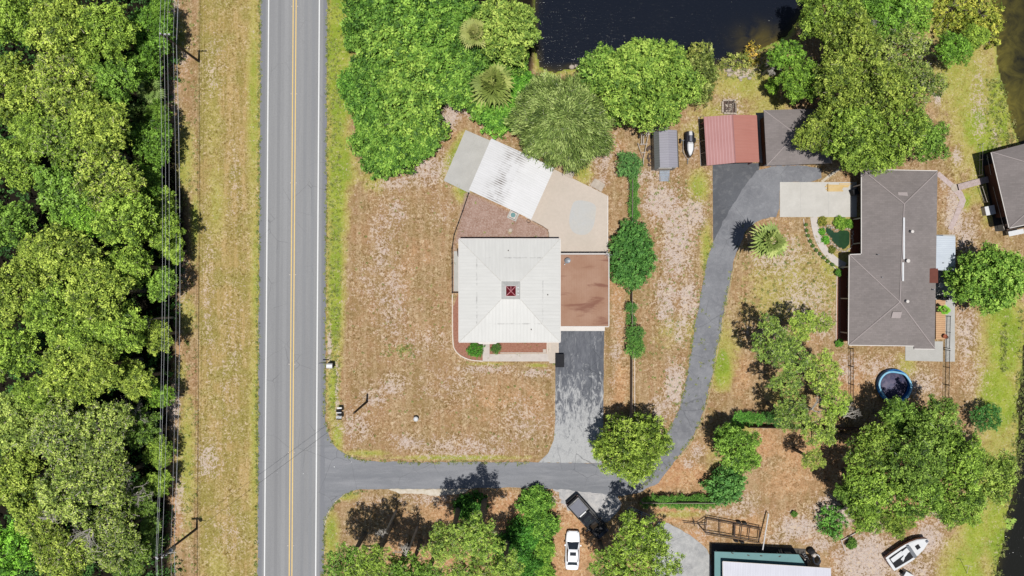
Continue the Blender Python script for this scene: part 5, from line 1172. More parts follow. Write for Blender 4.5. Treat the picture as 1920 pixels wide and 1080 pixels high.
# --- grey garage
t = thing('grey_garage', 'garage with brown grey shingle hip roof beside the red barn', 'garage', tuple(P(1490, 262)))
h1, h2 = 2.7, 4.0
e = Q([(1432, 206.5), (1437.5, 310.5), (1560, 306), (1556, 203)], h1); rd = Q([(1492, 251.5), (1530, 250.5)], h2)
m = MB(); m.slab(e+rd, [(0, 1, 4), (1, 2, 5, 4), (2, 3, 5), (3, 0, 4, 5)], .14); rf = m.build('roof', M['shingle'], t)
lines3(rf, 'ridge_cap', [[e[0], rd[0]], [e[1], rd[0]], [rd[0], rd[1]], [e[2], rd[1]], [e[3], rd[1]]], .06, M['ridgecap']); lines3(rf, 'ridge_vent', [[rd[0]+Vector((0, 0, .04)), rd[1]+Vector((0, 0, .04))]], .07, M['fascia'])
m = MB(); m.prism([(e[0].x+.5, e[0].y-.5), (e[1].x+.5, e[1].y+.5), (e[2].x-.5, e[2].y+.5), (e[3].x-.5, e[3].y-.5)], -.1, 2.62); m.build('wall', M['wall_brown'], t)
opening(t, 'garage_door', (e[1].x+e[2].x)/2-1.2, e[1].y+.52, 1.1, 4.2, 2.1, R(2), 'white')
sheet('alley_concrete', pix([(1418, 212), (1440, 212), (1444, 305), (1424, 305)]), .02, M['concrete_grey'])
# --- fire pit
t = thing('fire_pit', 'square concrete block fire pit full of ash and stones behind the red barn', 'fire pit', tuple(P(1366, 200)))
for i, (x0, y0, x1, y1) in enumerate(((1354, 189, 1379, 189), (1354, 191, 1354, 212), (1378, 193, 1379, 212), (1356, 213, 1380, 214))):
    a, b = P(x0, y0), P(x1, y1); d = b-a; m = MB()
    for k in range(4): p = a.lerp(b, (k+.5)/4); m.box(p.x, p.y, .14, d.length/4-.03, .2, .28+(k % 2)*.03, math.atan2(d.y, d.x)+random.uniform(-.06, .06))
    m.build('block_wall', M['stone'] if i != 2 else M['wood_grey'], t)
m = MB(); r = random.Random(9)
for k in range(34):
    p = P(1360+r.random()*15, 194+r.random()*15); s = r.uniform(.1, .32); m.box(p.x, p.y, .1, s, s*r.uniform(.5, 1), r.uniform(.1, .3), r.random()*3, .6)
m.build('rubble', M['stone'], t, bevel=.02); m = MB(); c = P(1367, 201); m.box(c.x, c.y, .02, 1.4, 1.4, .03); m.build('ash_bed', M['iron'], t)
m = MB()
for a, b in (((1364, 196, .35), (1366, 188, .4)), ((1372, 212, .3), (1377, 187, .5)), ((1362, 212, .3), (1372, 200, .35))): m.tube([P(*a), P(*b)], .05, 5)
m.build('charred_logs', M['wood_grey'], t)
r = random.Random(12)
for k, (x, y, s, lab) in enumerate(((1366, 132, .7, 'pale boulder by the pond under the reedy bush'), (1367, 141, .45, 'smaller stone just below the pale boulder'), (1388, 146, .5, 'left stone of the row by the pond'), (1394, 144, .5, 'second stone of the row by the pond'), (1400, 143, .42, 'third stone of the row by the pond'), (1405, 147, .5, 'right stone of the row by the pond'), (1389, 151, .3, 'little stone below the row by the pond'), (1072, 126, .6, 'white rock at the left shore of the pond under the trees'), (1080, 124, .45, 'smaller white rock beside the big one at the shore'))):
    c = P(x, y); m = MB(); m.lathe(c.x, c.y, [(.5*s, 0), (.62*s, .15*s), (.45*s, .4*s), (.12*s, .5*s)], 7, 1., r.uniform(.6, .9)); tag(m.build('boulder', M['stone']), lab, 'stone', 'stones on the pond bank')
# --- long ranch house
t = ranch = thing('ranch_house', 'long house with brown grey shingle hip roof and white ridge vent', 'house', tuple(P(1670, 480)))
h1, h2 = 2.7, 4.5
V = Q([(1616, 318), (1616, 477), (1593, 478), (1591.5, 646.5), (1714, 648), (1714, 653.5), (1752.5, 654), (1758, 321)], h1)+Q([(1695, 382), (1687, 566)], h2)+Q([(1640, 521)], 3.55)
# 0 NW,1 step inner,2 step outer,3 SW,4,5 notch,6 SE,7 NE,8 ridge N,9 ridge S,10 valley point
m = MB(); m.slab(V, [(0, 1, 10, 9, 8), (1, 2, 10), (2, 3, 9, 10), (3, 4, 5, 6, 9), (6, 7, 8, 9), (7, 0, 8)], .16); rf = m.build('roof', M['shingle'], t)
up = Vector((0, 0, .03)); m = MB()
for a, b in ((V[0], V[8]), (V[7], V[8]), (V[3], V[9]), (V[6], V[9]), (V[2], V[9]), (V[8], V[9])): m.tube([a+up, b+up], .07, 5)
m.build('ridge_cap', M['ridgecap'], rf)
g = [V[0], V[1], V[2], V[3], V[4]]; m = MB()
for a, b in ((V[0], V[1]), (V[1], V[2]), (V[2], V[3]), (V[3], V[4]), (V[7], V[0]), (V[5], V[6])): d = (b-a); mid = (a+b)/2; n = Vector((d.y, -d.x, 0)).normalized(); n = n if n.dot(mid-P(1675, 480, h1)) > 0 else -n; mid = mid+n*.05; m.box(mid.x, mid.y, h1-.06, d.length-.02, .09, .13, math.atan2(d.y, d.x))
m.build('gutter', M['fascia'], rf)
for (x0, y0, x1, y1) in ((1694.5, 408, 1693.5, 486), (1693, 492, 1691.5, 527)):
    a, b = P(x0, y0, h2), P(x1, y1, h2); m = MB(); m.box((a.x+b.x)/2, (a.y+b.y)/2, h2+.08, .2, (a-b).length, .09, 0); m.build('ridge_vent', M['white'], rf)
def roofpt(px, py): return P(px, py, 4.0)
for x, y, s in ((1704.5, 435, .14), (1695.5, 565, .14), (1696.5, 489.5, .17)):
    c = roofpt(x, y); m = MB(); m.lathe(c.x, c.y, [(s*.8, 3.6), (s*.8, 4.62), (s*1.35, 4.66), (s*1.3, 4.74), (.02, 4.78)], 12); m.build('roof_vent', M['fascia'], rf)
for x, y in ((1645, 477.5), (1652, 520)): c = P(x, y, 3.6); m = MB(); m.lathe(c.x, c.y, [(.05, 3.1), (.05, 3.95), (.02, 3.96)], 8); m.build('plumbing_pipe', M['metal_grey'], rf)
for x, y in ((1722, 522), (1749, 543)): c = P(x, y, 3.2); m = MB(); m.lathe(c.x, c.y, [(.07, 2.6), (.07, 3.5), (.02, 3.52)], 8); m.build('plumbing_pipe', M['metal_grey'], rf)
for x, y in ((1694, 366.5), (1681, 591)):
    c = P(x, y, 4.1); m = MB(); z = 3.98 if y < 400 else 4.05
    s = 1 if y < 400 else -1; m.slab([(c.x-.55, c.y-.35, z+.2 if s > 0 else z-.1), (c.x+.55, c.y-.35, z+.2 if s > 0 else z-.1), (c.x+.55, c.y+.4, z-.05 if s > 0 else z+.25), (c.x-.55, c.y+.4, z-.05 if s > 0 else z+.25)], [(0, 1, 2, 3)], .25)
    m.build('gable_vent', M['ridgecap'], rf)
# chimney chase recess on the right edge
a = P(1750, 517, 2.9); m = MB(); m.box(a.x-.05, a.y, 2.55, 1.05, 1.75, 1.0); m.build('brick_chase', simple('red_brown_chase', alb(124, 72, 60), None, 2, .9), rf)
# walls
m = MB(); ws = [(V[0].x+.55+.9, V[0].y-.5), (V[1].x+.55+.9, V[1].y-.3), (V[2].x+1.2, V[2].y-.5), (V[3].x+1.2, V[3].y+.5), (V[4].x, V[3].y+.5), (V[6].x-.6, V[6].y+.5), (V[7].x-.6, V[7].y-.5)]
m.prism(ws, -.1, h1-.1); m.build('wall', M['wall_brown'], t)
for y in (370, 400, 440): c = P(1616, y, h1); opening(t, 'window', c.x+1.45, c.y, 1.5, 1.3, 1.1, R(90))
for y in (510, 560, 615): c = P(1592, y, h1); opening(t, 'window', c.x+1.2, c.y, 1.5, 1.3, 1.1, R(90))
opening(t, 'front_door', V[1].x+1.45, P(0, 462, h1).y, 1.05, 1.0, 2.1, R(90), 'wall_brown')
for x, y in ((1614.5, 345), (1614.5, 408), (1614.5, 455), (1591, 500), (1590.5, 560), (1590.5, 625)): c = P(x, y, 2.5); m = MB(); m.box(c.x+.25, c.y, 1.25, .13, .13, 2.5); m.build('porch_post', M['bone'], t)
sheet('porch_floor', pix([(1576, 498), (1592, 498), (1592, 640), (1576, 640)]), .05, M['terracotta']); sheet('porch_floor', pix([(1598, 410), (1622, 410), (1622, 475), (1594, 475)]), .06, M['terracotta'])
# porch things in the shade: bench and planters
for y, lab in ((528, 'upper brown bench in the shade of the long house porch'), (590, 'lower brown bench in the shade of the long house porch')):
    c = P(1585, y); b = thing('porch_bench', lab, 'bench', (c.x+.3, c.y, 0), 0, 'benches on the shaded porch'); m = MB(); m.box(0, 0, .42, .45, 1.5, .06); m.build('seat', M['wood_grey'], b, local=True)
    m = MB(); m.box(.24, 0, .7, .05, 1.5, .5); m.build('backrest', M['wood_grey'], b, local=True)
    for yy in (-.65, .65): m = MB(); m.box(0, yy, .2, .4, .07, .4); m.build('leg', M['wood_grey'], b, local=True)
# patio cover
t = thing('patio_cover', 'white metal patio cover on the right side of the long house', 'patio cover', tuple(P(1775, 476)))
e = Q([(1756, 441.5), (1793.5, 443), (1793.5, 509), (1755, 506)], 2.6); e[1].z = e[2].z = 2.4; m = MB(); m.slab([e[0], e[3], e[2], e[1]], [(0, 1, 2, 3)], .07); m.build('roof', M['roof_patio'], t)
for v in (e[1], e[2]): m = MB(); m.box(v.x-.12, v.y+(.15 if v is e[2] else -.15), 1.15, .1, .1, 2.35); m.build('post', M['white'], t)
m = MB(); v = P(1768, 493, 2.6); m.lathe(v.x, v.y, [(.05, 2.4), (.05, 2.75), (.02, 2.76)], 8); m.build('vent_pipe', M['iron'], t)
# back patio and deck
sheet('back_walk', pix([(1748, 440), (1790, 440), (1790, 678), (1772, 678), (1772, 590), (1748, 560)]), .05, M['concrete_grey'])
sheet('back_slab', pix([(1697, 640), (1767.5, 640), (1767.5, 678), (1697, 676)]), .06, M['concrete_grey'])
t = thing('timber_deck', 'tan timber deck along the right side of the long house', 'deck', tuple(P(1762, 600))); m = MB(); a = P(1752, 562); b = P(1770, 636)
for k in range(20): y = a.y-(k+.5)*(a.y-b.y)/20; m.box((a.x+b.x)/2, y, .28, b.x-a.x, (a.y-b.y)/20-.015, .05)
m.build('boards', M['wood_orange'], t); m = MB(); m.box((a.x+b.x)/2, (a.y+b.y)/2, .12, b.x-a.x-.06, a.y-b.y-.06, .24); m.build('joists', M['iron'], t)
t = thing('barbecue_grill', 'covered black grill at the top end of the timber deck', 'grill', tuple(P(1762, 559))); c = P(1762, 559)
m = MB(); m.lathe(c.x, c.y, [(.2, .35), (.36, .55), (.42, .85), (.3, 1.05), (.04, 1.12)], 14, 1.5, .7); m.build('hood', M['black'], t, True); m = MB(); [m.tube([(c.x+a, c.y+b, .0), (c.x+a*.7, c.y+b*.7, .6)], .025, 5) for a in (-.4, .4) for b in (-.2, .2)]; m.build('leg', M['black'], t)
for x, y, mt, lab in ((1766, 630, 'terracotta', 'round terracotta pot at the lower end of the timber deck'), (1758, 535, 'white', 'small white round table by the brown wall recess')):
    c = P(x, y); m = MB(); z = .3 if mt == 'terracotta' else 0
    m.lathe(c.x, c.y, [(.16, z), (.26, z+.35), (.28, z+.4), (.22, z+.4), (.2, z+.3)] if z else [(.2, 0), (.05, .05), (.05, .62), (.32, .65), (.32, .7)], 16)
    tag(m.build('plant_pot' if z else 'patio_table', M[mt], smooth=False), lab, 'pot' if z else 'table')
c = P(1772, 632); m = MB(); m.lathe(c.x, c.y, [(.14, 0), (.22, .3), (.2, .4)], 12); tag(m.build('plant_pot', M['iron']), 'dark pot beside the terracotta pot at the railing', 'pot')
for i, (x, y, lab) in enumerate(((1768, 516, 'dark patio chair nearest the white patio cover'), (1777, 527, 'dark patio chair in the tree shade on the back walk'))):
    c = P(x, y); b = thing('patio_chair', lab, 'chair', (c.x, c.y, .05), R(40*i), 'patio chairs behind the long house')
    m = MB(); m.box(0, 0, .4, .5, .5, .04); m.build('seat', M['metal_grey'], b, local=True); m = MB(); m.box(0, .25, .65, .5, .04, .5); m.build('backrest', M['metal_grey'], b, local=True)
    for a, q in ((-.22, -.22), (.22, -.22), (-.22, .22), (.22, .22)): m = MB(); m.tube([(a, q, 0), (a, q, .4)], .018, 5); m.build('leg', M['iron'], b, local=True)
# parking pad things: yellow boards, bin
t = thing('board_pile', 'fresh yellow boards laid on the corner of the parking pad', 'board pile', tuple(P(1568, 352))); m = MB()
for k in range(5): p = P(1571-(k % 2)*2, 347.5+k*2.6, .09); m.box(p.x+(.0 if k < 2 else -.35), p.y, .10, 2.9-(k > 1)*.9, .15, .05, R(random.uniform(-1, 1)))
m.box(P(1585, 347).x, P(1585, 345).y, .09, 1.6, .12, .05); m.box(P(1551, 352).x, P(1551, 352).y, .2, .06, .9, .25); m.build('boards', M['wood_yellow'], t)
c = P(1597, 362); t = thing('trash_bin', 'small black bin on the parking pad beside the house', 'bin', (c.x, c.y, 0)); m = MB(); m.box(0, 0, .5, .6, .65, 1.0, R(20), 1.08); m.build('body', M['black'], t, local=True, bevel=.04); m = MB(); m.box(0, 0, 1.04, .7, .74, .07, R(20)); m.build('lid', M['black'], t, local=True, bevel=.03)
# curved walk, bed edging, small pond
wk = smoothline(pix([(1525.5, 407), (1528, 425), (1533, 445), (1543, 465), (1556, 481), (1570, 492), (1584, 499)]), 3)
m = MB(); m.prism([(p.x, p.y) for p in ribbon(wk, .9)], -.1, .055); struct(m.build('curved_walk', M['walk']))
edgeline('bed_edging', [(1506, 410), (1509, 432), (1516, 452), (1528, 470), (1545, 487), (1562, 500), (1572, 508)], .09, .1, M['kerb_white'])
wl = [(1547, 423), (1556, 427), (1567, 436), (1580, 430), (1593, 433), (1595, 446), (1593, 459), (1583, 468), (1573, 464), (1562, 453), (1554, 442), (1548, 433)]
m = MB(); m.prism([(p.x, p.y) for p in smoothpoly(pix(wl), 1)], -.3, -.06); struct(m.build('garden_pond_water', M['algae']))
r = random.Random(3); ring_ = smoothpoly(pix([(1545, 420), (1557, 424), (1567, 432), (1580, 426), (1597, 429), (1599, 446), (1597, 463), (1584, 472), (1571, 468), (1559, 456), (1551, 445), (1544, 433)]), 1)
m = MB(); N_ = 0
for i in range(len(ring_)):
    a, b = ring_[i], ring_[(i+1) % len(ring_)]
    for k in range(3): p = a.lerp(b, k/3)+Vector((r.uniform(-.12, .12), r.uniform(-.12, .12), 0)); s = r.uniform(.12, .24); m.box(p.x, p.y, .05, s*1.4, s, s*.9, r.random()*3, .6)
tag(m.build('pond_edging', M['stone'], bevel=.02), 'ring of pale rocks round the small green garden pond', 'rock edging')
BD = 'small plants in the bed along the curved walk'
for i, (x, y) in enumerate(((1512, 421), (1513, 432), (1516, 442), (1520, 452), (1525, 461), (1531, 469), (1538, 476), (1545, 483), (1553, 490), (1561, 496))):
    tree('bed_plant', 'bush', x, y, 3.6, .4, 'small round bed plant along the curved walk, %s from the top' % 'first second third fourth fifth sixth seventh eighth ninth tenth'.split()[i], 'shrub', BD, (.8, .75, .9))
for x, y, r_, H, lab, c in ((1549, 449, 8, .35, 'bright lawn like ground cover mound left of the garden pond', (.9, 1.3, .8)), (1542, 434, 6.5, .35, 'small green mound between curved walk and garden pond', (1., 1.3, .8)), (1577, 417, 13, .8, 'light green shrub above the garden pond', (1.3, 1.2, .9)), (1592, 420, 10, .8, 'green shrub above the pond beside the house', (1.1, 1.2, .8)), (1543, 415, 9, .6, 'brownish shrub at the top of the garden bed', (1.6, .9, .9)), (1561, 468, 7, .35, 'brown green low plant below the garden pond', (1.3, .8, .9)), (1573, 511, 7, .8, 'green shrub at the end of the curved bed', (.7, .9, .8)), (1575, 643, 8, .6, 'bright green shrub at the bottom of the porch bed', (.9, 1.2, .8))):
    tree('garden_shrub', 'bush', x, y, r_, H, lab, 'shrub', 'shrubs of the garden bed', c)
edgeline('porch_bed_edge', [(1569, 510), (1568, 560), (1567, 648)], .1, .08, M['kerb_white']); sheet('porch_mulch', pix([(1569.5, 512), (1577, 512), (1577, 640), (1568.5, 645)]), .025, M['mulch'])
edgeline('dirt_path', [(1541, 341), (1553, 331), (1575, 316)], .3, .02, KERB)
# stone path behind the house and footbridge
for i, pl in enumerate(([(1758, 325), (1775, 340), (1790, 352)], [(1789, 352), (1800, 364), (1805, 376), (1800, 389)], [(1799, 390), (1791, 410), (1781, 430)])):
    sheet('stone_path', ribbon(pix(pl), (.62, .8, .6)[i]), .03+.004*i, M['pinkstone'])
c = P(1790, 352); m = MB(); m.lathe(c.x, c.y, [(.02, .06), (.5, .055), (.52, -.05)], 12); struct(m.build('path_landing', M['stone']))
t = thing('footbridge', 'grey plank footbridge leading to the dock house', 'bridge', tuple(P(1830, 343)))
a, b = P(1797, 351, .3), P(1853, 336, .3); d = b-a; rot = math.atan2(d.y, d.x); m = MB()
for k in range(24): p = a.lerp(b, (k+.5)/24); m.box(p.x, p.y, .3, d.length/24-.02, .78, .05, rot)
m.build('planks', M['pinkstone'], t); m = MB(); nn = Vector((-d.y, d.x, 0)).normalized()
for s in (-.33, .33): p = (a+b)/2+nn*s; m.box(p.x, p.y, .16, d.length-.1, .1, .2, rot)
m.build('beams', M['iron'], t)
# dock house on the right edge
t = thing('dock_house', 'house at the right edge with grey hip roof tilted off the others', 'house', tuple(P(1895, 350)))
e = Q([(1859.5, 285.5), (1893, 427), (2010, 402), (1977, 255)], 3.4); rd = Q([(1926, 305), (1940, 385)], 4.8)
m = MB(); m.slab(e+rd, [(0, 1, 5, 4), (1, 2, 5), (2, 3, 4, 5), (3, 0, 4)], .16); rf = m.build('roof', M['shingle'], t)
lines3(rf, 'ridge_cap', [[e[0]+up, rd[0]+up], [e[1]+up, rd[1]+up], [e[2]+up, rd[1]+up], [e[3]+up, rd[0]+up], [rd[0]+up, rd[1]+up]], .065, M['ridgecap'])
lines3(rf, 'gutter', [[e[0]+Vector((-.05, 0, -.05)), e[1]+Vector((-.05, 0, -.05))], [e[1]+Vector((0, -.05, -.05)), e[2]+Vector((0, -.05, -.05))]], .06, M['fascia'])
ce = (e[0]+e[2])/2; m = MB(); m.prism([(v.lerp(ce, .28).x, v.lerp(ce, .28).y) for v in e], -.1, 3.3); m.build('wall', M['wall_brown'], t)
g = Q([(1848, 284), (1874, 283), (1893, 430), (1872, 432)], .25); m = MB(); m.prism([(P(x, y).x, P(x, y).y) for x, y in ((1851, 288), (1960, 262), (1995, 410), (1885, 434))], .05, .3); m.build('deck_floor', M['iron'], t)
for k in range(5):
    p = P(1850+k*8, 287+k*35.5); m = MB(); m.box(p.x+.15, p.y, 1.7, .14, .14, 3.3, R(-13)); m.build('post', M['iron'], t)
m = MB(); m.tube([P(1851, 292, 1.1), P(1858, 328, 1.1)], .03, 5); m.tube([P(1862, 350, 1.1), P(1883, 430, 1.1)], .03, 5); m.build('railing', M['bone'], t)
sheet('eave_shade_sheet', pix([(1838, 290), (1862, 284), (1900, 432), (1866, 434)]), .02, simple('eave_shade_dark', (.02, .018, .016, 1), (.035, .03, .025, 1), 2, .9))  # near-black sheet stands in for eave shade beside the deck
c = P(1849, 395.5); t = thing('white_box', 'square white box beside the dock house deck', 'box', (c.x, c.y, 0)); m = MB(); m.box(0, 0, .35, 1.15, 1.05, .7, R(12)); m.build('body', M['white'], t, local=True, bevel=.04); m = MB(); m.box(0, 0, .73, 1.22, 1.12, .06, R(12)); m.build('lid', M['white'], t, local=True, bevel=.02)
c = P(1905, 436, 1.0); t = thing('white_table', 'white topped table at the lower corner of the dock house', 'table', (c.x, c.y, .3)); m = MB(); m.box(0, 0, .72, 1.9, .6, .05, R(12)); m.build('top', M['white'], t, local=True); m = MB(); [m.box(a, 0, .35, .06, .4, .7, R(12)) for a in (-.7, .7)]; m.build('leg', M['white'], t, local=True)
# blue pool
c = P(1672, 722); t = thing('round_pool', 'collapsed round blue pool with dark water beneath the big oak', 'pool', (c.x, c.y, 0)); Rp = 2.0
m = MB(); m.lathe(0, 0, [(Rp*.98, 0), (Rp+.1, .35), (Rp+.02, .78), (Rp-.06, .78), (Rp-.02, .3), (Rp*.97, .05)], 40); m.build('wall', M['blue'], t, True, True)
m = MB(); pts = [(math.cos(a/24*6.2832)*(Rp-.22*max(0, math.sin(a/24*6.28*2+.3))**3), math.sin(a/24*6.2832)*(Rp-.3*max(0, math.sin(a/24*6.28+.2))**6), .8+.04*math.sin(a)) for a in range(24)]; m.tube(smoothline(pts+[pts[0]], 2), .14, 6); m.build('inflated_rim', M['lightblue'], t, True, True)
m = MB(); m.lathe(0, 0, [(.02, .12), (Rp*.95, .12), (Rp*.96, .02)], 32); m.build('liner_water', simple('dark_leafy_pool_water', (.03, .035, .075, 1), (.11, .09, .13, 1), 2.5, .6), t, True, True)
# --- teal and white building at the bottom
t = thing('teal_building', 'building with teal skirt roof and corrugated white upper roof at the bottom', 'building', tuple(P(1445, 1090)))
e = Q([(1340, 1034.5), (1498, 1040), (1513, 1063), (1509, 1200), (1340, 1200)], 2.3); e2 = Q([(1352, 1054), (1560, 1060), (1560, 1200), (1352, 1200)], 3.3)
m = MB(); e[0].z = e[1].z = e[4].z = 2.25; m.prism([(v.x, v.y) for v in e], 2.12, 2.25); m.build('teal_roof', M['teal'], t)
f = Q([(1355, 1053), (1558, 1066), (1558, 1200), (1355, 1200)], 3.0); m = MB(); f[2].z = f[3].z = 3.4; m.slab(f, [(3, 2, 1, 0)], .1); m.build('upper_roof', M['roof_corr'], t)
lines3(t, 'fascia', [[f[0]+Vector((0, .03, 0)), f[1]+Vector((0, .03, 0))], [f[0], f[3]]], .05, M['fascia'])
m = MB(); m.prism([(e[0].x+1.1, e[0].y-1.3), (e[1].x+1., e[1].y-1.5), (e[1].x+1., e[3].y), (e[0].x+1.1, e[3].y)], -.1, 2.12); m.build('wall', M['wall_brown'], t)
m = MB(); m.prism([(f[0].x+.9, f[0].y-.6), (f[1].x-1.8, f[1].y-.6), (f[2].x-1.8, f[2].y), (f[3].x+.9, f[3].y)], 2.255, 2.92); m.build('upper_wall', M['wall_cream'], t)
for k in range(5): p = P(1342+k*40, 1026+k*1.2); m = MB(); m.box(p.x-.4 if k else p.x, p.y-.4, 1.05, .12, .12, 2.1); m.build('post', M['bone'], t)
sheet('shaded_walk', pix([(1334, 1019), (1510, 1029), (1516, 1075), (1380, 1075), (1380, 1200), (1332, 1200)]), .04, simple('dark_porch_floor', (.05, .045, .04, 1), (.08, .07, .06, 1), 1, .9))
m = MB()
for k, (x, y) in enumerate(((1373, 1037), (1403, 1041), (1427, 1042), (1385, 1052), (1462, 1043))): p = P(x, y, 2.25); m.box(p.x, p.y, 2.28, .28, .1, .05, R(-30+k*12))
m.build('leaf_litter', M['iron'], t)
c = P(1475, 1036.5); m = MB(); m.box(c.x, c.y, .5, .8, .4, .9, R(-3)); tag(m.build('metal_cabinet', M['metal_grey'], bevel=.03), 'small grey cabinet in the shade above the teal roof', 'cabinet')
for x0, y0, x1, y1, lab in ((1503, 1036, 1516, 1056, 'grey ladder leaning at the upper right corner of the teal building'), (1460, 1030, 1464, 1044, 'small grey step ladder beside the grey cabinet in the shade')):
    t = thing('step_ladder', lab, 'ladder', tuple(P(x0, y0)), 0, 'ladders by the teal building'); A_, B_2 = P(x0, y0, .2), P(x1, y1, 1.7); m = MB(); n_ = Vector((.28, .1, 0))
    m.tube([A_, B_2], .035, 5); m.tube([A_+n_, B_2+n_], .035, 5); [m.tube([A_.lerp(B_2, k/6), A_.lerp(B_2, k/6)+n_], .03, 4) for k in range(1, 6)]; m.build('frame', M['metal_grey'], t)
c = P(1527, 1045); t = thing('hose_coil', 'coiled white hose on a stand near the teal building corner', 'hose', (c.x, c.y, 0)); m = MB(); m.tube([(math.cos(a*.5)*.42, math.sin(a*.5)*.6, .35+.02*a) for a in range(26)], .06, 6); m.build('coil', M['white'], t, local=True)
m = MB(); m.lathe(-.3, .5, [(.28, 0), (.3, .5), (.2, .75), (.05, .8)], 10); m.build('drum', M['bone'], t, local=True)
c = P(1518, 1031); m = MB(); m.lathe(c.x, c.y, [(.1, 0), (.5, .1), (.5, .5), (.2, .8)], 12, 1, .8); tag(m.build('black_drum', M['black']), 'black drum at the right end of the shaded walk', 'drum')
t = thing('white_pole', 'long white pole lying on the sand up to the teal building', 'pole', tuple(P(1436, 995))); m = MB(); m.tube([P(1441, 963, .8), P(1430, 1031, 1.6)], .075, 8); m.build('tube', M['white'], t); m = MB(); [m.tube([P(x, y, 0), P(x, y, z)], .04, 5) for x, y, z in ((1441, 964, .8), (1431, 1027, 1.6))]; m.build('prop', M['wood_grey'], t)
# big black trailer frame
a = lambda x, y, z=.55: (x, y, z)
frame_thing('flatbed_trailer', 'long rusty black trailer frame above the teal building', 'trailer', [[a(1325, 969), a(1427, 989)], [a(1325, 973, .4), a(1426, 993, .4)], [a(1322, 997), a(1424, 1013)], [a(1323, 1001, .4), a(1422, 1018, .4)], [a(1325, 971), a(1322, 999)], [a(1350, 976), a(1349, 1003)], [a(1377, 982), a(1376, 1008)], [a(1378.5, 982), a(1377.5, 1008)], [a(1391, 984), a(1388, 1009)], [a(1406, 987), a(1403, 1011)], [a(1425, 990), a(1422, 1014)], [a(1325, 971), a(1308, 982), a(1323, 999)], [a(1281, 979, .45), a(1325, 984, .5)], [a(1301, 974), a(1302, 986)]], .06, M['iron'], .55, (1370, 992), ((1385, 978.5, -10), (1396, 980.5, -10), (1380, 1014, -10), (1391, 1016, -10)))
frame_thing('broken_frame', 'white broken wooden frame lying below the big oak', 'frame', [[(1578, 1014, .15), (1607, 998, .2)], [(1577, 1012, .15), (1585, 1034, .15)]], .07, M['bone'], .15, (1590, 1015))
# old boat
bt = P(1690, 1027); t = thing('old_boat', 'old white cabin boat lying on the sand with its cockpit open', 'boat', (bt.x, bt.y, 0))
stern = P(1660, 1052); bow = P(1731.5, 1004.5); ax = (bow-stern); L = ax.length; rot = math.atan2(ax.y, ax.x)
MT = Matrix.Translation(stern) @ Matrix.Rotation(rot, 4, 'Z')
def bsec(x, wd, z0, zt, kz=.35): return [(x, -wd*kz, z0), (x, -wd*.85, z0+.35), (x, -wd, zt), (x, wd, zt), (x, wd*.85, z0+.35), (x, wd*kz, z0)]
ST = ((0, .98), (.15*L, 1.05), (.4*L, 1.1), (.62*L, 1.0), (.78*L, .78), (.9*L, .45), (.975*L, .16))
m = MB(); m.loft([bsec(x, w_, .1+.02*x, .95+.03*x) for x, w_ in ST]); m.xf(MT); m.build('hull', M['hullred'], t, bevel=.03)
m = MB(); m.loft([[(x, -w_*.97, .97+.03*x), (x, -w_*.85, 1.04+.03*x), (x, w_*.85, 1.04+.03*x), (x, w_*.97, .97+.03*x)] for x, w_ in ((.5*L, 1.05), (.62*L, 1.0), (.78*L, .78), (.9*L, .45), (.97*L, .16))]); m.xf(MT); m.build('foredeck', M['white'], t)
m = MB()
for s in (-1, 1): m.loft([[(x, s*w_*.99, .96+.03*x), (x, s*w_*.76, .96+.03*x), (x, s*w_*.76, 1.06+.03*x), (x, s*w_*.99, 1.05+.03*x)] for x, w_ in ((0, .98), (.15*L, 1.05), (.4*L, 1.1), (.52*L, 1.08))])
m.box(.12, 0, 1.02, .35, 1.5, .14); m.xf(MT); m.build('gunwale', M['white'], t)
m = MB(); m.loft([[(x, -.79, .94+.03*x), (x, -.79, 1.02+.03*x), (x, .79, 1.02+.03*x), (x, .79, .94+.03*x)] for x in (.32, .50*L)]); m.xf(MT); m.build('cockpit_floor', M['black'], t)
m = MB(); m.box(.22*L, .35, 1.10, 1.7, .55, .08, .05); m.box(.34*L, -.1, 1.12, 1.0, .22, .08, .3); m.box(.42*L, .3, 1.13, .9, .6, .1, .1); m.box(.30*L, -.35, 1.12, .5, .12, .07, .6); m.xf(MT); m.build('cockpit_lining', M['white'], t)
m = MB(); m.slab([(.50*L, -.95, 1.15), (.50*L, .95, 1.15), (.56*L, .8, 1.5), (.56*L, -.8, 1.5)], [(0, 1, 2, 3)], .03); m.xf(MT); m.build('windscreen', M['metal_grey'], t)
m = MB(); m.box(.70*L, 0, 1.22, .5, .5, .06); m.xf(MT); m.build('hatch', M['black'], t); m = MB(); m.box(.93*L, 0, 1.26, .3, .25, .12); m.xf(MT); m.build('bow_locker', M['tonneau'], t)
m = MB(); [m.box(x, 0, .15, .3, 1.6, .3) for x in (1.0, 4.2)]; m.xf(MT); m.build('block', M['wood_grey'], t)
c = P(1698, 1077); t = thing('white_crate', 'white crate cut off by the bottom edge below the old boat', 'crate', (c.x, c.y, 0)); m = MB(); m.box(0, 0, .4, 1.3, .9, .8, R(-30)); m.build('body', M['white'], t, local=True, bevel=.05); m = MB(); m.box(-.55, .35, .4, .5, .35, .6, R(-30)); m.build('handle', M['black'], t, local=True)
t = thing('stick_marker', 'thin pale T shaped stake on the green bank in the lower right', 'stake', tuple(P(1815, 1061))); m = MB(); m.tube([P(1813, 1075, 0), P(1816, 1061, 1.6)], .03, 5); m.tube([P(1809, 1060, 1.6), P(1823, 1062, 1.6)], .03, 5); m.build('rods', M['bone'], t)
LP = 'lily pads on the dark canal'; r = random.Random(2)
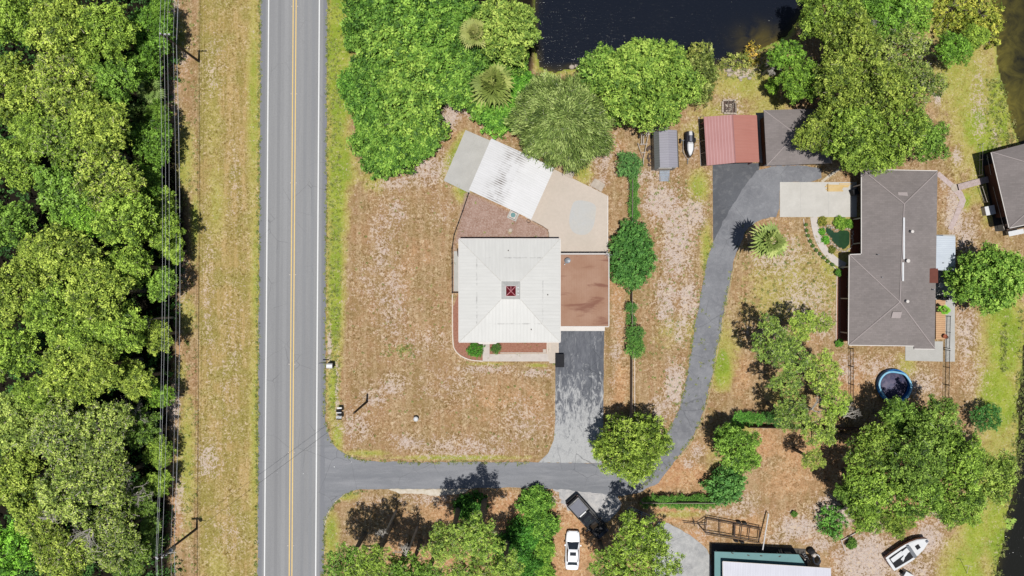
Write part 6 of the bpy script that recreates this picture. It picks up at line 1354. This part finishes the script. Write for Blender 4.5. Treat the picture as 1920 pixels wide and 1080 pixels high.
for i, (x, y, s) in enumerate(((1884, 980, .5), (1890, 976, .42), (1896, 983, .4), (1901, 976, .38), (1888, 987, .4), (1893, 990, .3))):
    c = P(x, y, -.1); m = MB(); m.prism([(c.x+s*math.cos(a*.4)*1., c.y+s*.7*math.sin(a*.4)) for a in range(15)]+[(c.x, c.y)], -.13+.003*i, -.11+.003*i); tag(m.build('lily_pad', M['lily']), 'light green lily pad on the canal, %s of the cluster' % ('lower left', 'upper middle', 'right', 'upper right', 'bottom left', 'bottom')[i], 'lily pad', LP)

# ================================================================== VEHICLES
def wheels(t, pos, r=.34, wd=.24):
    for x, y in pos:
        m = MB(); m.lathe(0, 0, [(r*.62, -wd/2), (r*.93, -wd/2), (r, -wd*.3), (r, wd*.3), (r*.93, wd/2), (r*.62, wd/2)], 20); m.xf(Matrix.Translation((x, y, r)) @ Matrix.Rotation(R(90), 4, 'X')); w_ = m.build('wheel', M['tyre'], t, local=True)
        m = MB(); m.lathe(0, 0, [(.02, -wd*.42), (r*.6, -wd*.42), (r*.6, wd*.42), (.02, wd*.42)], 12); m.xf(Matrix.Translation((x, y, r)) @ Matrix.Rotation(R(90), 4, 'X')); m.build('rim', M['metal_grey'], w_, local=True)
def csec(x, w_, zb, zs, zt, k=.86): return [(x, -w_*.93, zb), (x, -w_, zs*.6+zb*.4), (x, -w_*.97, zs), (x, -w_*k, zt), (x, 0, zt+.03), (x, w_*k, zt), (x, w_*.97, zs), (x, w_, zs*.6+zb*.4), (x, w_*.93, zb)]
c = P(1072.5, 1028); t = thing('white_car', 'white saloon car with dark windows and sunroof on orange pine litter', 'car', (c.x, c.y, 0), R(88))
m = MB(); m.loft([csec(x, w_, zb, zs, zt) for x, w_, zb, zs, zt in ((-2.35, .62, .4, .7, .86), (-2.22, .8, .3, .8, .98), (-1.7, .88, .25, .85, 1.02), (-.6, .9, .22, .85, .98), (.8, .9, .22, .82, .97), (1.6, .88, .24, .74, .88), (2.15, .8, .28, .64, .76), (2.38, .6, .35, .55, .64))]); m.build('body', M['carwhite'], t, True, True, bevel=.02)
m = MB(); m.loft([[(x, -w_, .93), (x, -w_*k, z), (x, w_*k, z), (x, w_, .93)] for x, w_, k, z in ((-1.75, .68, .9, 1.0), (-1.15, .76, .80, 1.36), (-.2, .78, .80, 1.44), (.35, .78, .80, 1.40), (1.15, .76, .9, .98))]); m.build('window_glass', M['glass_dark'], t, False, True)
m = MB(); m.loft([[(x, -w_, z-.05), (x, -w_*.9, z), (x, w_*.9, z), (x, w_, z-.05)] for x, w_, z in ((-1.18, .61, 1.38), (-.7, .64, 1.44), (-.1, .64, 1.465), (.4, .61, 1.42))]); m.build('roof', M['carwhite'], t, True, True)
m = MB(); m.box(-.15, 0, 1.475, .42, .75, .03); m.build('sunroof', M['glass_dark'], t, local=True)
for s in (-1, 1):
    m = MB(); m.tube([(.38, s*.60, 1.40), (1.15, s*.72, .99)], .045, 5); m.build('pillar', M['carwhite'], t, True, True)
    m = MB(); m.tube([(-1.15, s*.60, 1.36), (-1.75, s*.66, 1.0)], .06, 5); m.build('pillar', M['carwhite'], t, True, True)
for s in (-1, 1):
    m = MB(); m.box(.75, s*.97, 1.0, .2, .16, .13); m.build('wing_mirror', M['carwhite'], t, local=True, bevel=.03)
    m = MB(); m.box(2.2, s*.6, .68, .22, .3, .1, s*-.4); m.build('headlight', M['metal_grey'], t, local=True, bevel=.02); m = MB(); m.box(-2.26, s*.62, .85, .1, .3, .12, s*.3); m.build('tail_light', M['red_glass'], t, local=True)
wheels(t, ((1.4, .8), (1.4, -.8), (-1.35, .8), (-1.35, -.8)))
c = P(1101, 966); t = thing('black_pickup', 'black pickup truck with grey bed cover parked by the oak', 'pickup truck', (c.x, c.y, 0), R(-48))
m = MB(); m.loft([csec(x, w_, zb, zs, zt, .94) for x, w_, zb, zs, zt in ((-2.95, .95, .5, 1.0, 1.22), (-2.8, .99, .42, 1.05, 1.28), (-.7, 1.0, .38, 1.05, 1.28), (1.3, 1.0, .38, 1.05, 1.22), (2.4, .98, .4, 1.0, 1.16), (2.85, .9, .45, .9, 1.0), (2.95, .75, .5, .8, .85))]); m.build('body', M['carblack'], t, False, True, bevel=.03)
m = MB(); m.box(-1.83, 0, 1.335, 1.62, 1.55, .04); m.build('bed_cover', M['tonneau'], t, local=True, bevel=.015)
m = MB(); [m.box(-1.8, s*.9, 1.33, 2.2, .12, .05) for s in (-1, 1)]; m.box(-2.85, 0, 1.32, .12, 1.9, .06); m.build('bed_rail', M['black'], t, local=True)
m = MB(); m.loft([[(x, -w_, 1.2), (x, -w_*k, z), (x, w_*k, z), (x, w_, 1.2)] for x, w_, k, z in ((-.88, .86, .9, 1.3), (-.72, .88, .84, 1.82), (.6, .9, .83, 1.86), (1.45, .88, .9, 1.22))]); m.build('window_glass', M['glass_dark'], t, False, True)
m = MB(); m.loft([[(x, -w_, z-.06), (x, -w_*.9, z), (x, w_*.9, z), (x, w_, z-.06)] for x, w_, z in ((-.74, .72, 1.86), (-.1, .75, 1.9), (.62, .74, 1.88))]); m.build('roof', M['carblack'], t, True, True)
m = MB(); m.box(-.2, 0, 1.905, .5, .8, .03); m.box(.3, 0, 1.9, .3, .8, .03); m.build('sunroof', M['glass_dark'], t, local=True)
m = MB(); m.box(-.93, -.1, 1.42, .16, 1.0, .2); m.build('rear_rack', M['white'], t, local=True, bevel=.02)
for s in (-1, 1):
    m = MB(); m.box(.95, s*1.14, 1.25, .18, .26, .22); m.build('wing_mirror', M['black'], t, local=True, bevel=.03)
    m = MB(); m.box(2.82, s*.7, .88, .14, .32, .16); m.build('headlight', M['metal_grey'], t, local=True); m = MB(); m.box(-2.96, s*.85, .95, .05, .18, .35); m.build('tail_light', M['red_glass'], t, local=True)
m = MB(); m.box(-3.05, 0, .62, .2, 1.85, .2); m.build('bumper', M['black'], t, local=True, bevel=.03)
wheels(t, ((1.95, .88), (1.95, -.88), (-1.75, .88), (-1.75, -.88)), .4, .27)
frame_thing('utility_trailer', 'utility trailer with pale rails half hidden under the oak by the pickup', 'trailer', [[(1182, 950, .9), (1226, 970, .9)], [(1184, 954, .9), (1224, 974, .9)], [(1176, 955, .6), (1182, 950, .9)], [(1176, 955, .6), (1180, 975, .6), (1205, 985, .6)], [(1226, 970, .9), (1222, 982, .6)], [(1204, 960, .9), (1200, 980, .5)]], .045, M['metal_grey'], .9, (1203, 965), ((1200, 962, -25), (1195, 983, -25)))

# ================================================================== POLES, WIRES, ROADSIDE THINGS
def pole(name, label, px, py, H, arm=None, lean=(0, 0)):
    b = P(px, py); t = thing(name, label, 'utility pole', (b.x, b.y, 0)); m = MB(); m.tube([(0, 0, -.3), (lean[0]*.5, lean[1]*.5, H*.5), (lean[0], lean[1], H)], .16, 9, .11); m.build('shaft', M['pole_wood'], t, local=True); return t
def insul(t, x, y, z):
    m = MB(); m.lathe(x, y, [(.03, z), (.10, z+.05), (.06, z+.12), (.10, z+.18), (.03, z+.26)], 8); m.build('insulator', M['white'], t, local=True)
pA = pole('utility_pole', 'upper roadside power pole casting a long dark line across the verge', 373, 115, 9.2)
m = MB(); m.box(.3, 0, 8.9, 1.15, .12, .14); m.build('crossarm', M['pole_wood'], pA, local=True)
for x in (0., .42, .86): insul(pA, x, 0, 8.97 if x else 9.2)
pB = pole('utility_pole', 'lower roadside power pole near the bottom of the verge', 369, 991, 9.3)
for y_, z in ((0, 8.9), (.0, 8.2)): m = MB(); m.box(-.05, y_, z, 1.3, .12, .14); m.build('crossarm', M['pole_wood'], pB, local=True)
for x in (-.3, 0., .35): insul(pB, x, 0, 8.97 if x else 9.3); insul(pB, x+.1, .0, 8.27)
m = MB(); m.lathe(.45, .1, [(.05, 6.6), (.24, 6.65), (.25, 7.4), (.12, 7.5)], 12); m.build('transformer', M['metal_grey'], pB, local=True)
m = MB(); m.tube([(0, 0, 8), (1.1, -.1, 7.4)], .045, 5); m.build('brace', M['bone'], pB, local=True)
WM = simple('pale_aluminium_wire', alb(225, 226, 228), alb(215, 216, 218), 5, .6, .3)
def cat(a, b, sag, n=16):
    return [Vector(a).lerp(Vector(b), i/n)-Vector((0, 0, sag*4*(i/n)*(1-i/n))) for i in range(n+1)]
a0, b0 = P(373, 115), P(369, 991); span = b0-a0; WG = 'power lines beside the wood'
labs = ('leftmost of the bright wires running over the wood edge', 'second wire from the left over the wood edge', 'third wire from the left over the wood edge', 'fourth wire from the left over the wood edge, thin and low', 'rightmost and lowest wire over the wood edge')
for i, (xa, za, xb, zb, rr, sg) in enumerate(((-.05, 9.4, -.3, 9.2, .012, 1.0), (.32, 9.2, 0., 9.5, .012, 1.0), (.68, 9.2, .35, 9.2, .011, 1.0), (.1, 6.7, .1, 6.7, .010, 1.0), (.1, 5.9, .1, 5.9, .028, 1.1))):
    A0 = Vector((a0.x+xa, a0.y, za)); B0 = Vector((b0.x+xb, b0.y, zb)); m = MB()
    up_ = A0-Vector((span.x, span.y, 0)); dn_ = B0+Vector((span.x, span.y, 0))
    pts = cat(up_, A0, sg)+cat(A0, B0, sg)[1:]+cat(B0, dn_, sg)[1:]; m.tube(pts, rr*(1. if rr < .03 else 1.3), 5); tag(m.build('power_line', WM), labs[i], 'wire', WG)
pC = pole('utility_pole', 'slightly bent dark pole on the front lawn near the mailboxes', 688, 753, 7.2, lean=(.05, -.1))
m = MB(); m.tube([(pC.location.x+.05, pC.location.y-.1, 7.1)]+cat((pC.location.x+.05, pC.location.y-.1, 7.1), (b0.x, b0.y, 8.6), 1.2)[1:], .015, 5); tag(m.build('service_wire', M['black']), 'dark wire crossing the road from the lawn pole to the lower power pole', 'wire')
c = P(623, 684); t = thing('mailbox', 'lone white mailbox at the road edge above the others', 'mailbox', (c.x, c.y, 0))
m = MB(); m.tube([(0, 0, 0), (0, 0, 1.0)], .05, 6); m.build('post', M['white'], t, local=True); m = MB(); m.loft([[(x, -.3, 1.0), (x, -.3, 1.3), (x, -.18, 1.46), (x, .18, 1.46), (x, .3, 1.3), (x, .3, 1.0)] for x in (-.36, .36)]); m.build('box', M['white'], t, False, True)
m = MB(); m.box(.34, 0, .8, .1, .5, .5); m.box(.0, .36, .7, .6, .1, .5); m.build('newspaper_box', M['black'], t, local=True)
c = P(612, 678); t = thing('road_sign', 'small sign post seen from above at the asphalt edge', 'road sign', (c.x+.05, c.y, 0)); m = MB(); m.tube([(0, 0, 0), (0, 0, 1.9)], .03, 6); m.build('post', M['metal_grey'], t, local=True); m = MB(); m.box(-.1, 0, 1.7, .75, .05, .7); m.build('plate', M['tonneau'], t, local=True)
for x, y, mt, lab in ((640, 767, 'black', 'dark mailbox, upper one of the pair by the road'), (640, 779, 'white', 'white mailbox, lower one of the pair by the road')):
    c = P(x, y); t = thing('mailbox', lab, 'mailbox', (c.x, c.y, 0), 0, 'paired mailboxes'); m = MB(); m.tube([(0, 0, 0), (0, 0, 1.0)], .045, 6); m.build('post', M['wood_grey'], t, local=True)
    m = MB(); m.loft([[(q, -.16, 1.0), (q, -.16, 1.18), (q, 0, 1.3), (q, .16, 1.18), (q, .16, 1.0)] for q in (-.33, .33)]); m.build('box', M[mt], t, False, True); m = MB(); m.box(0, -.24, 1.12, .6, .1, .22); m.box(.02, .3, .9, .55, .18, .25); m.build('paper_tube', M['white' if mt == 'black' else 'black'], t, local=True)
c = P(781, 784); t = thing('well_head', 'white capped well pipe standing in the dry front lawn', 'well', (c.x, c.y, 0)); m = MB(); m.lathe(0, 0, [(.16, 0), (.16, .45), (.30, .5), (.32, .62), (.2, .72), (.02, .75)], 18); m.build('cap', M['white'], t, True, True); m = MB(); m.tube([(-.3, .25, 0), (-.3, .25, .4), (.0, .3, .4)], .05, 6); m.build('pipe', M['iron'], t, local=True)
for x, y, s in ((520, 886, .07), (569, 888, .09), (627, 875, .12), (659, 866, .1)):
    c = P(x, y); m = MB(); m.box(c.x, c.y, .055, s, s*.7, .04, random.random()*3); tag(m.build('litter_scrap', M['white']), {520: 'white scrap on the road left of the yellow lines', 569: 'white scrap between the yellow lines and the right edge line', 627: 'white scrap at the mouth of the side road', 659: 'white scrap on the side road near the lawn edge'}[x], 'litter')
for x, y, lab in ((1620, 962, 'upper light blue scrap under the big oak edge'), (1630, 985, 'lower light blue scrap near the bright shrub')):
    c = P(x, y, 5); m = MB(); m.box(c.x, c.y, .3, .5, .4, .1, .5); tag(m.build('tarp_scrap', M['lightblue']), lab, 'tarp')
# scattered weeds and tufts that nobody could count
r_ = np.random.default_rng(8); W_ = []
def scatter(n, x0, y0, x1, y1, s0, s1, cond=None):
    for _ in range(n):
        x, y = r_.uniform(x0, x1), r_.uniform(y0, y1)
        if cond and not cond(x, y): continue
        c = P(x, y); W_.append((c.x, c.y, .02, r_.uniform(s0, s1)))
scatter(420, 318, -20, 372, 1100, .12, .4); scatter(500, 615, 0, 640, 780, .05, .14); scatter(260, 1850, 150, 1906, 300, .15, .4, lambda x, y: x < 1862+(y-100)*.2+12)
scatter(420, 1880, 560, 1925, 900, .15, .4, lambda x, y: abs(x-(1926-(y-560)*.06)) < 12); scatter(160, 1855, 900, 1905, 1090, .15, .35, lambda x, y: abs(x-(1905-(y-900)*.22)) < 12)
scatter(200, 1330, 95, 1470, 150, .12, .4, lambda x, y: y > 118-(x-1340)*.28); scatter(120, 1868, 600, 1890, 700, .1, .25, lambda x, y: abs(x-1882) < 5); scatter(220, 650, 345, 1040, 850, .04, .1)
scatter(260, 1200, 320, 1330, 800, .04, .12); scatter(220, 1380, 420, 1570, 620, .04, .12); scatter(60, 720, 645, 780, 670, .06, .14)
def along(pts, n, j0, j1, s0, s1):
    L = [(Vector((*a, 0)), Vector((*b, 0))) for a, b in zip(pts[:-1], pts[1:])]; tot = sum((b-a).length for a, b in L)
    for a, b in L:
        d = (b-a).normalized(); nn = Vector((-d.y, d.x, 0))
        for _ in range(int(n*(b-a).length/tot)): p = a.lerp(b, r_.random())+nn*r_.uniform(j0, j1); c = P(p.x, p.y); W_.append((c.x, c.y, .03, r_.uniform(s0, s1)))
along(CL[4:][::-1], 130, -4, 2., .05, .16); along(CR[:9], 120, -4, 2., .05, .16); along([(611, 792), (620, 826), (652, 855), (705, 865), (1010, 867)], 110, -1.5, 4, .05, .16)
along([(690, 917), (646, 926), (616, 956), (609, 975), (604, 1085)], 80, -4, 1.5, .05, .18); along([(614, 0), (608, 780)], 260, -3, 1.5, .05, .15); along([(489, -10), (482, 1090)], 420, -1.5, 4, .05, .18)
o = bpy.data.objects.new('weeds', leaves('weeds', W_, 200, .14, .06, M['grasstuft'], 77, flat=.5, up=.3)); COL.objects.link(o); struct(o, 'stuff'); tag(o, 'scattered weeds and grass tufts over the verges and banks', 'weeds')
